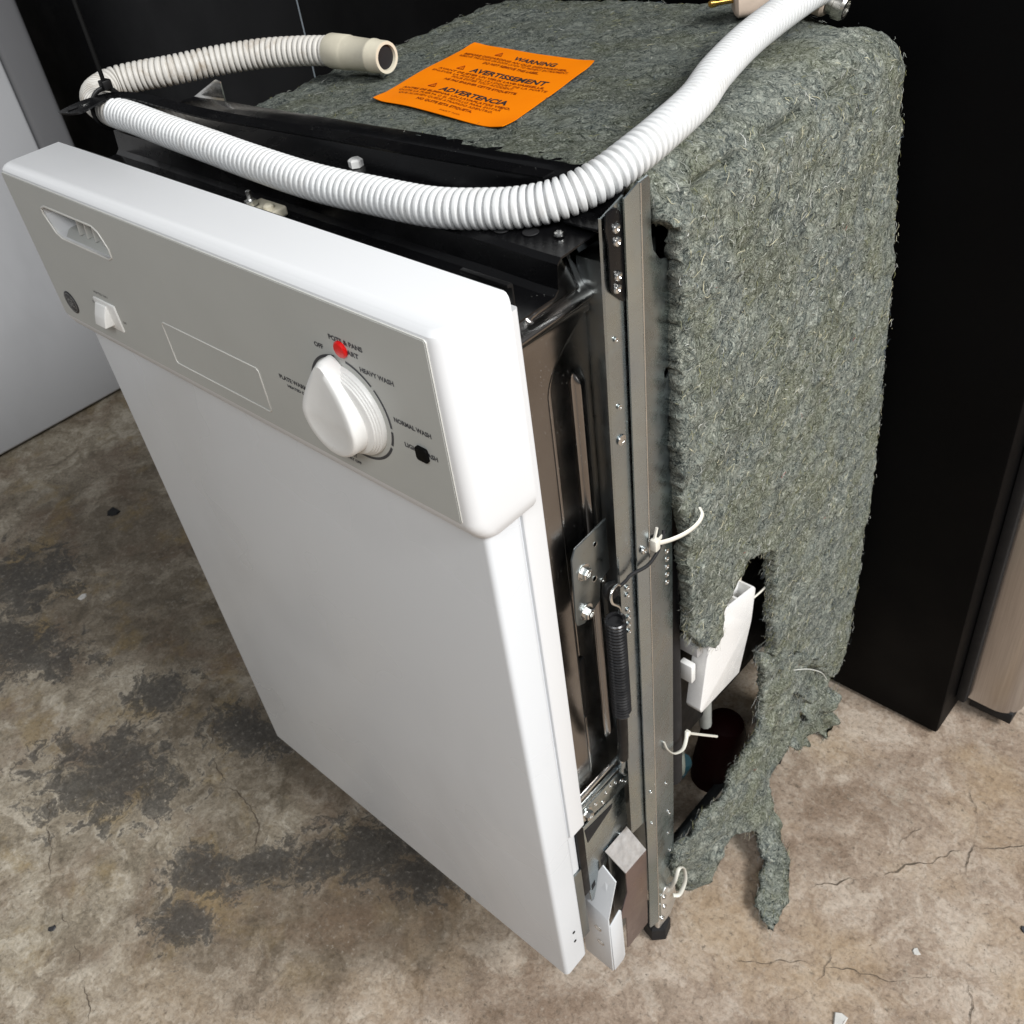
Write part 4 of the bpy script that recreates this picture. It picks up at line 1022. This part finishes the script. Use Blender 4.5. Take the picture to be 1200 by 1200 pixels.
def tri(u, v, s):
    pts = [stk(u+s*math.cos(a)*.9, v+s*math.sin(a), .0004) for a in (R(90), R(210), R(330))]
    pts = [pts[0], pts[1], pts[2], pts[0]]; P = []
    for a, b in zip(pts, pts[1:]): P += [a.lerp(b, k/4) for k in range(4)]
    tube('sticker_symbol', P+[pts[0]], .00028, ORANGE_INK, sticker, 5); text('sticker_lettering', '!', s*.18, (u, v-.05*s), ORANGE_INK, sticker, SF, height=s*.8)
stext('WARNING', .34, .62, .875, .055, INK, .03); tri(.32, .875, .034)
stext('BEFORE DISCARDING AN OLD DISHWASHER,', .84, .49, .812, .032, ORANGE_INK, .025); stext('REMOVE THE DOOR OR DOOR LATCH TO PREVENT ENTRAPMENT.', .88, .50, .776, .027, ORANGE_INK, .01); stext('DO NOT REMOVE THIS LABEL.', .46, .53, .728, .032, ORANGE_INK, .03)
stext('AVERTISSEMENT', .60, .60, .605, .060, INK, .03); tri(.22, .600, .034)
stext('AVANT DE JETER UN VIEUX LAVE-VAISSELLE,', .84, .50, .540, .032, ORANGE_INK, .025); stext('ENLEVER LA PORTE OU LE LOQUET DE LA PORTE', .90, .51, .504, .027, ORANGE_INK, .01); stext('POUR EVITER TOUT ACCIDENT.', .50, .50, .470, .027, ORANGE_INK, .01); stext('NE PAS ENLEVER CETTE ETIQUETTE.', .58, .52, .420, .032, ORANGE_INK, .03)
stext('ADVERTENCIA', .52, .58, .285, .060, INK, .03); tri(.24, .300, .034)
stext('ANTES DE ELIMINAR UN LAVAPLATOS VIEJO,', .84, .48, .222, .032, ORANGE_INK, .025); stext('QUITE LA PUERTA O EL PESTILLO PARA EVITAR', .80, .46, .186, .027, ORANGE_INK, .01); stext('QUE ALGUIEN QUEDE ATRAPADO ADENTRO.', .74, .46, .150, .027, ORANGE_INK, .01); stext('NO QUITE ESTA ETIQUETA.', .44, .50, .104, .032, ORANGE_INK, .03); stext('PART NO.', .16, .60, .045, .014, ORANGE_INK)

# ================================================================== DRAIN HOSE
hs = empty('drain_hose', (.22, .25, .81), 'white corrugated drain hose looped over the dishwasher top, ivory cuff at its end', 'hose')
HP = [(.402, .476, .848), (.396, .442, .848), (.396, .412, .848), (.404, .336, .846), (.420, .270, .8455), (.432, .230, .8430), (.4385, .190, .8410), (.4385, .160, .8370), (.433, .136, .8310), (.421, .118, .8260), (.4065, .107, .8230), (.389, .098, .8215), (.354, .086, .8200), (.307, .081, .8195), (.258, .0755, .8205), (.198, .0745, .8225), (.150, .075, .8245), (.095, .0765, .8260), (.049, .0775, .8280), (.010, .0790, .8285), (-.022, .0850, .8285), (-.046, .0985, .8285), (-.054, .1180, .8290), (-.044, .1370, .8295), (-.026, .1570, .8300), (-.008, .1870, .8300), (.016, .2150, .8300), (.044, .2350, .8292), (.072, .2480, .8285)]
def hose_mesh(pts, r_out, r_in, pitch, seg=24, name='corrugated_tube', mat=None, parent=None):
    P, L = resample(catmull(pts, 16), pitch/12); n = len(P); rad = []
    for i in range(n):
        ph = (i/12) % 1.0; d = abs(ph-.5); s = 1-math.exp(-(d/.15)**2)-.10*math.cos(2*math.pi*ph+math.pi)*0 - .08*(1-math.cos(2*math.pi*ph))*0
        rad.append(r_in+(r_out-r_in)*s)
    V, F = tube_data(P, rad, seg); ob = obj(name, V, F, mat, parent, 75); return ob, P
ht, HPp = hose_mesh(HP, .01150, .00910, .00480, mat=[HOSE, HOSE_OLD], parent=hs)
far_i = int(len(HPp)*.735)
ht.data.polygons.foreach_set('material_index', [1 if (i//24) > far_i else 0 for i in range(len(ht.data.polygons))]); ht.data.update()
e0 = HPp[-1]; dirv = (Vector((.147, .2515, .8295))-Vector((.076, .2492, .8285))).normalized()
lathe('end_cuff', [(.0112, 0), (.0128, .0005), (.0132, .002), (.0132, .021), (.0128, .0225), (.0125, .024), (.0119, .049), (.0126, .0505), (.0126, .0525), (.0120, .054), (.0119, .064), (.0115, .0655), (.0092, .0655), (.0088, .062), (.0086, .052)], e0-dirv*.002, dirv, IVORY, hs, 36)
lathe('cuff_bore', [(.0088, 0), (.0088, .001)], e0+dirv*.0600, dirv, BLACK_RUBBER, hs, 24)
# black cable tie with a long upright tail
tp = Vector((.006, .0795, .8285)); tpts = []
for k in range(25):
    a = 2*math.pi*k/24; tpts.append(tp+Vector((.004*math.sin(a)*0, .0128*math.cos(a), .0142*math.sin(a)+.001)))
tie = tube('cable_tie', tpts, .0019, BLACK_PLASTIC, hs, 8, .5, 1.0, smooth=60)
box('tie_head', .0025, .0100, .0800, .0875, .8425, .8490, BLACK_PLASTIC, tie, .0008)
tube('tie_tail', resample(catmull([(.0055, .0835, .846), (.0030, .0850, .870), (-.0030, .0880, .905), (-.0105, .0920, .950), (-.018, .096, 1.0)], 8), .004)[0], .0016, BLACK_STICK, tie, 8, .6, 1.1)

# ---- plug and coupling at the rear edge of the top
t = empty('power_plug', (.34, .43, .826), 'beige power plug with one brass prong lying at the top rear edge', 'plug')
rings = []
pd = Vector((.76, .64, .05)).normalized(); pw = Vector((-pd.y, pd.x, 0)).normalized(); pu = pd.cross(pw)
for h, sc_ in ((0, .82), (.002, 1), (.030, 1.05), (.045, .8), (.055, .55)):
    rings.append([Vector((.3340, .4230, .8400))+pd*h+pw*(a*sc_)+pu*(c_*sc_) for a, c_ in rrect(-.015, .015, -.0105, .0105, .006, 4)])
loft('plug_body', rings, COPPER_PLUG, t, 35)
lathe('prong', [(.0022, 0), (.0022, .013), (.0030, .0135), (.0030, .017), (.0015, .019)], Vector((.3345, .4235, .8400)), -pd, BRASS, t, 14)
t = empty('hose_coupling', (.41, .445, .82), 'metal ringed hose coupling poking out past the top end of the white hose', 'coupling')
ca = Vector((.400, .443, .838)); cd = Vector((.95, .10, -.25)).normalized()
lathe('sleeve', [(.009, 0), (.0105, .001), (.0105, .012), (.009, .014)], ca-cd*.014, cd, COPPER_PLUG, t, 22)
lathe('collar', [(.007, 0), (.0070, .004), (.0090, .005), (.0090, .011), (.0075, .013), (.0055, .013), (.005, .008)], ca+cd*.001, cd, NICKEL, t, 20)
lathe('bore', [(.0048, 0), (.0046, .001)], ca+cd*.0105, cd, BLACK_RUBBER, t, 16)

# ================================================================== LITTER ON THE FLOOR
def chip(name, x, y, s, mat, label, cat, seed, flat=.3):
    rr = random.Random(seed); n = 7; top = []; bot = []
    for k in range(n):
        a = 2*math.pi*k/n; r = s*(.6+.6*rr.random()); bot.append((x+r*math.cos(a), y+r*math.sin(a), .0004)); top.append((x+r*.8*math.cos(a), y+r*.8*math.sin(a), .0004+s*flat*(.6+.6*rr.random())))
    F = [tuple(range(n-1, -1, -1)), tuple(n+k for k in range(n))]+[(k, (k+1) % n, n+(k+1) % n, n+k) for k in range(n)]
    obj(name, bot+top, F, mat, None, 20, label=label, cat=cat)
CHIP = plain('pale_chip', (.62, .61, .58), .7)
chip('paint_chip', .641, .174, .0085, CHIP, 'pale paint chip on the floor at the bottom edge of the picture', 'chip', 1)
chip('paint_chip', .668, .283, .0042, CHIP, 'tiny white crumb on the right floor below the long crack', 'chip', 2)
chip('paint_chip', -.585, .01, .0075, CHIP, 'small white crumb on the floor left of the door', 'chip', 3)
chip('pebble', -.735, .155, .014, BLACK_RUBBER, 'small black lump on the floor near the pale refrigerator', 'debris', 4, .25)
chip('pebble', -.098, -.30, .0045, INK, 'small dark grit spot on the floor at lower left', 'debris', 5, .2)
chip('pebble', .742, .372, .0055, INK_GREY, 'dark grey crumb on the floor at the right edge', 'debris', 6, .3)
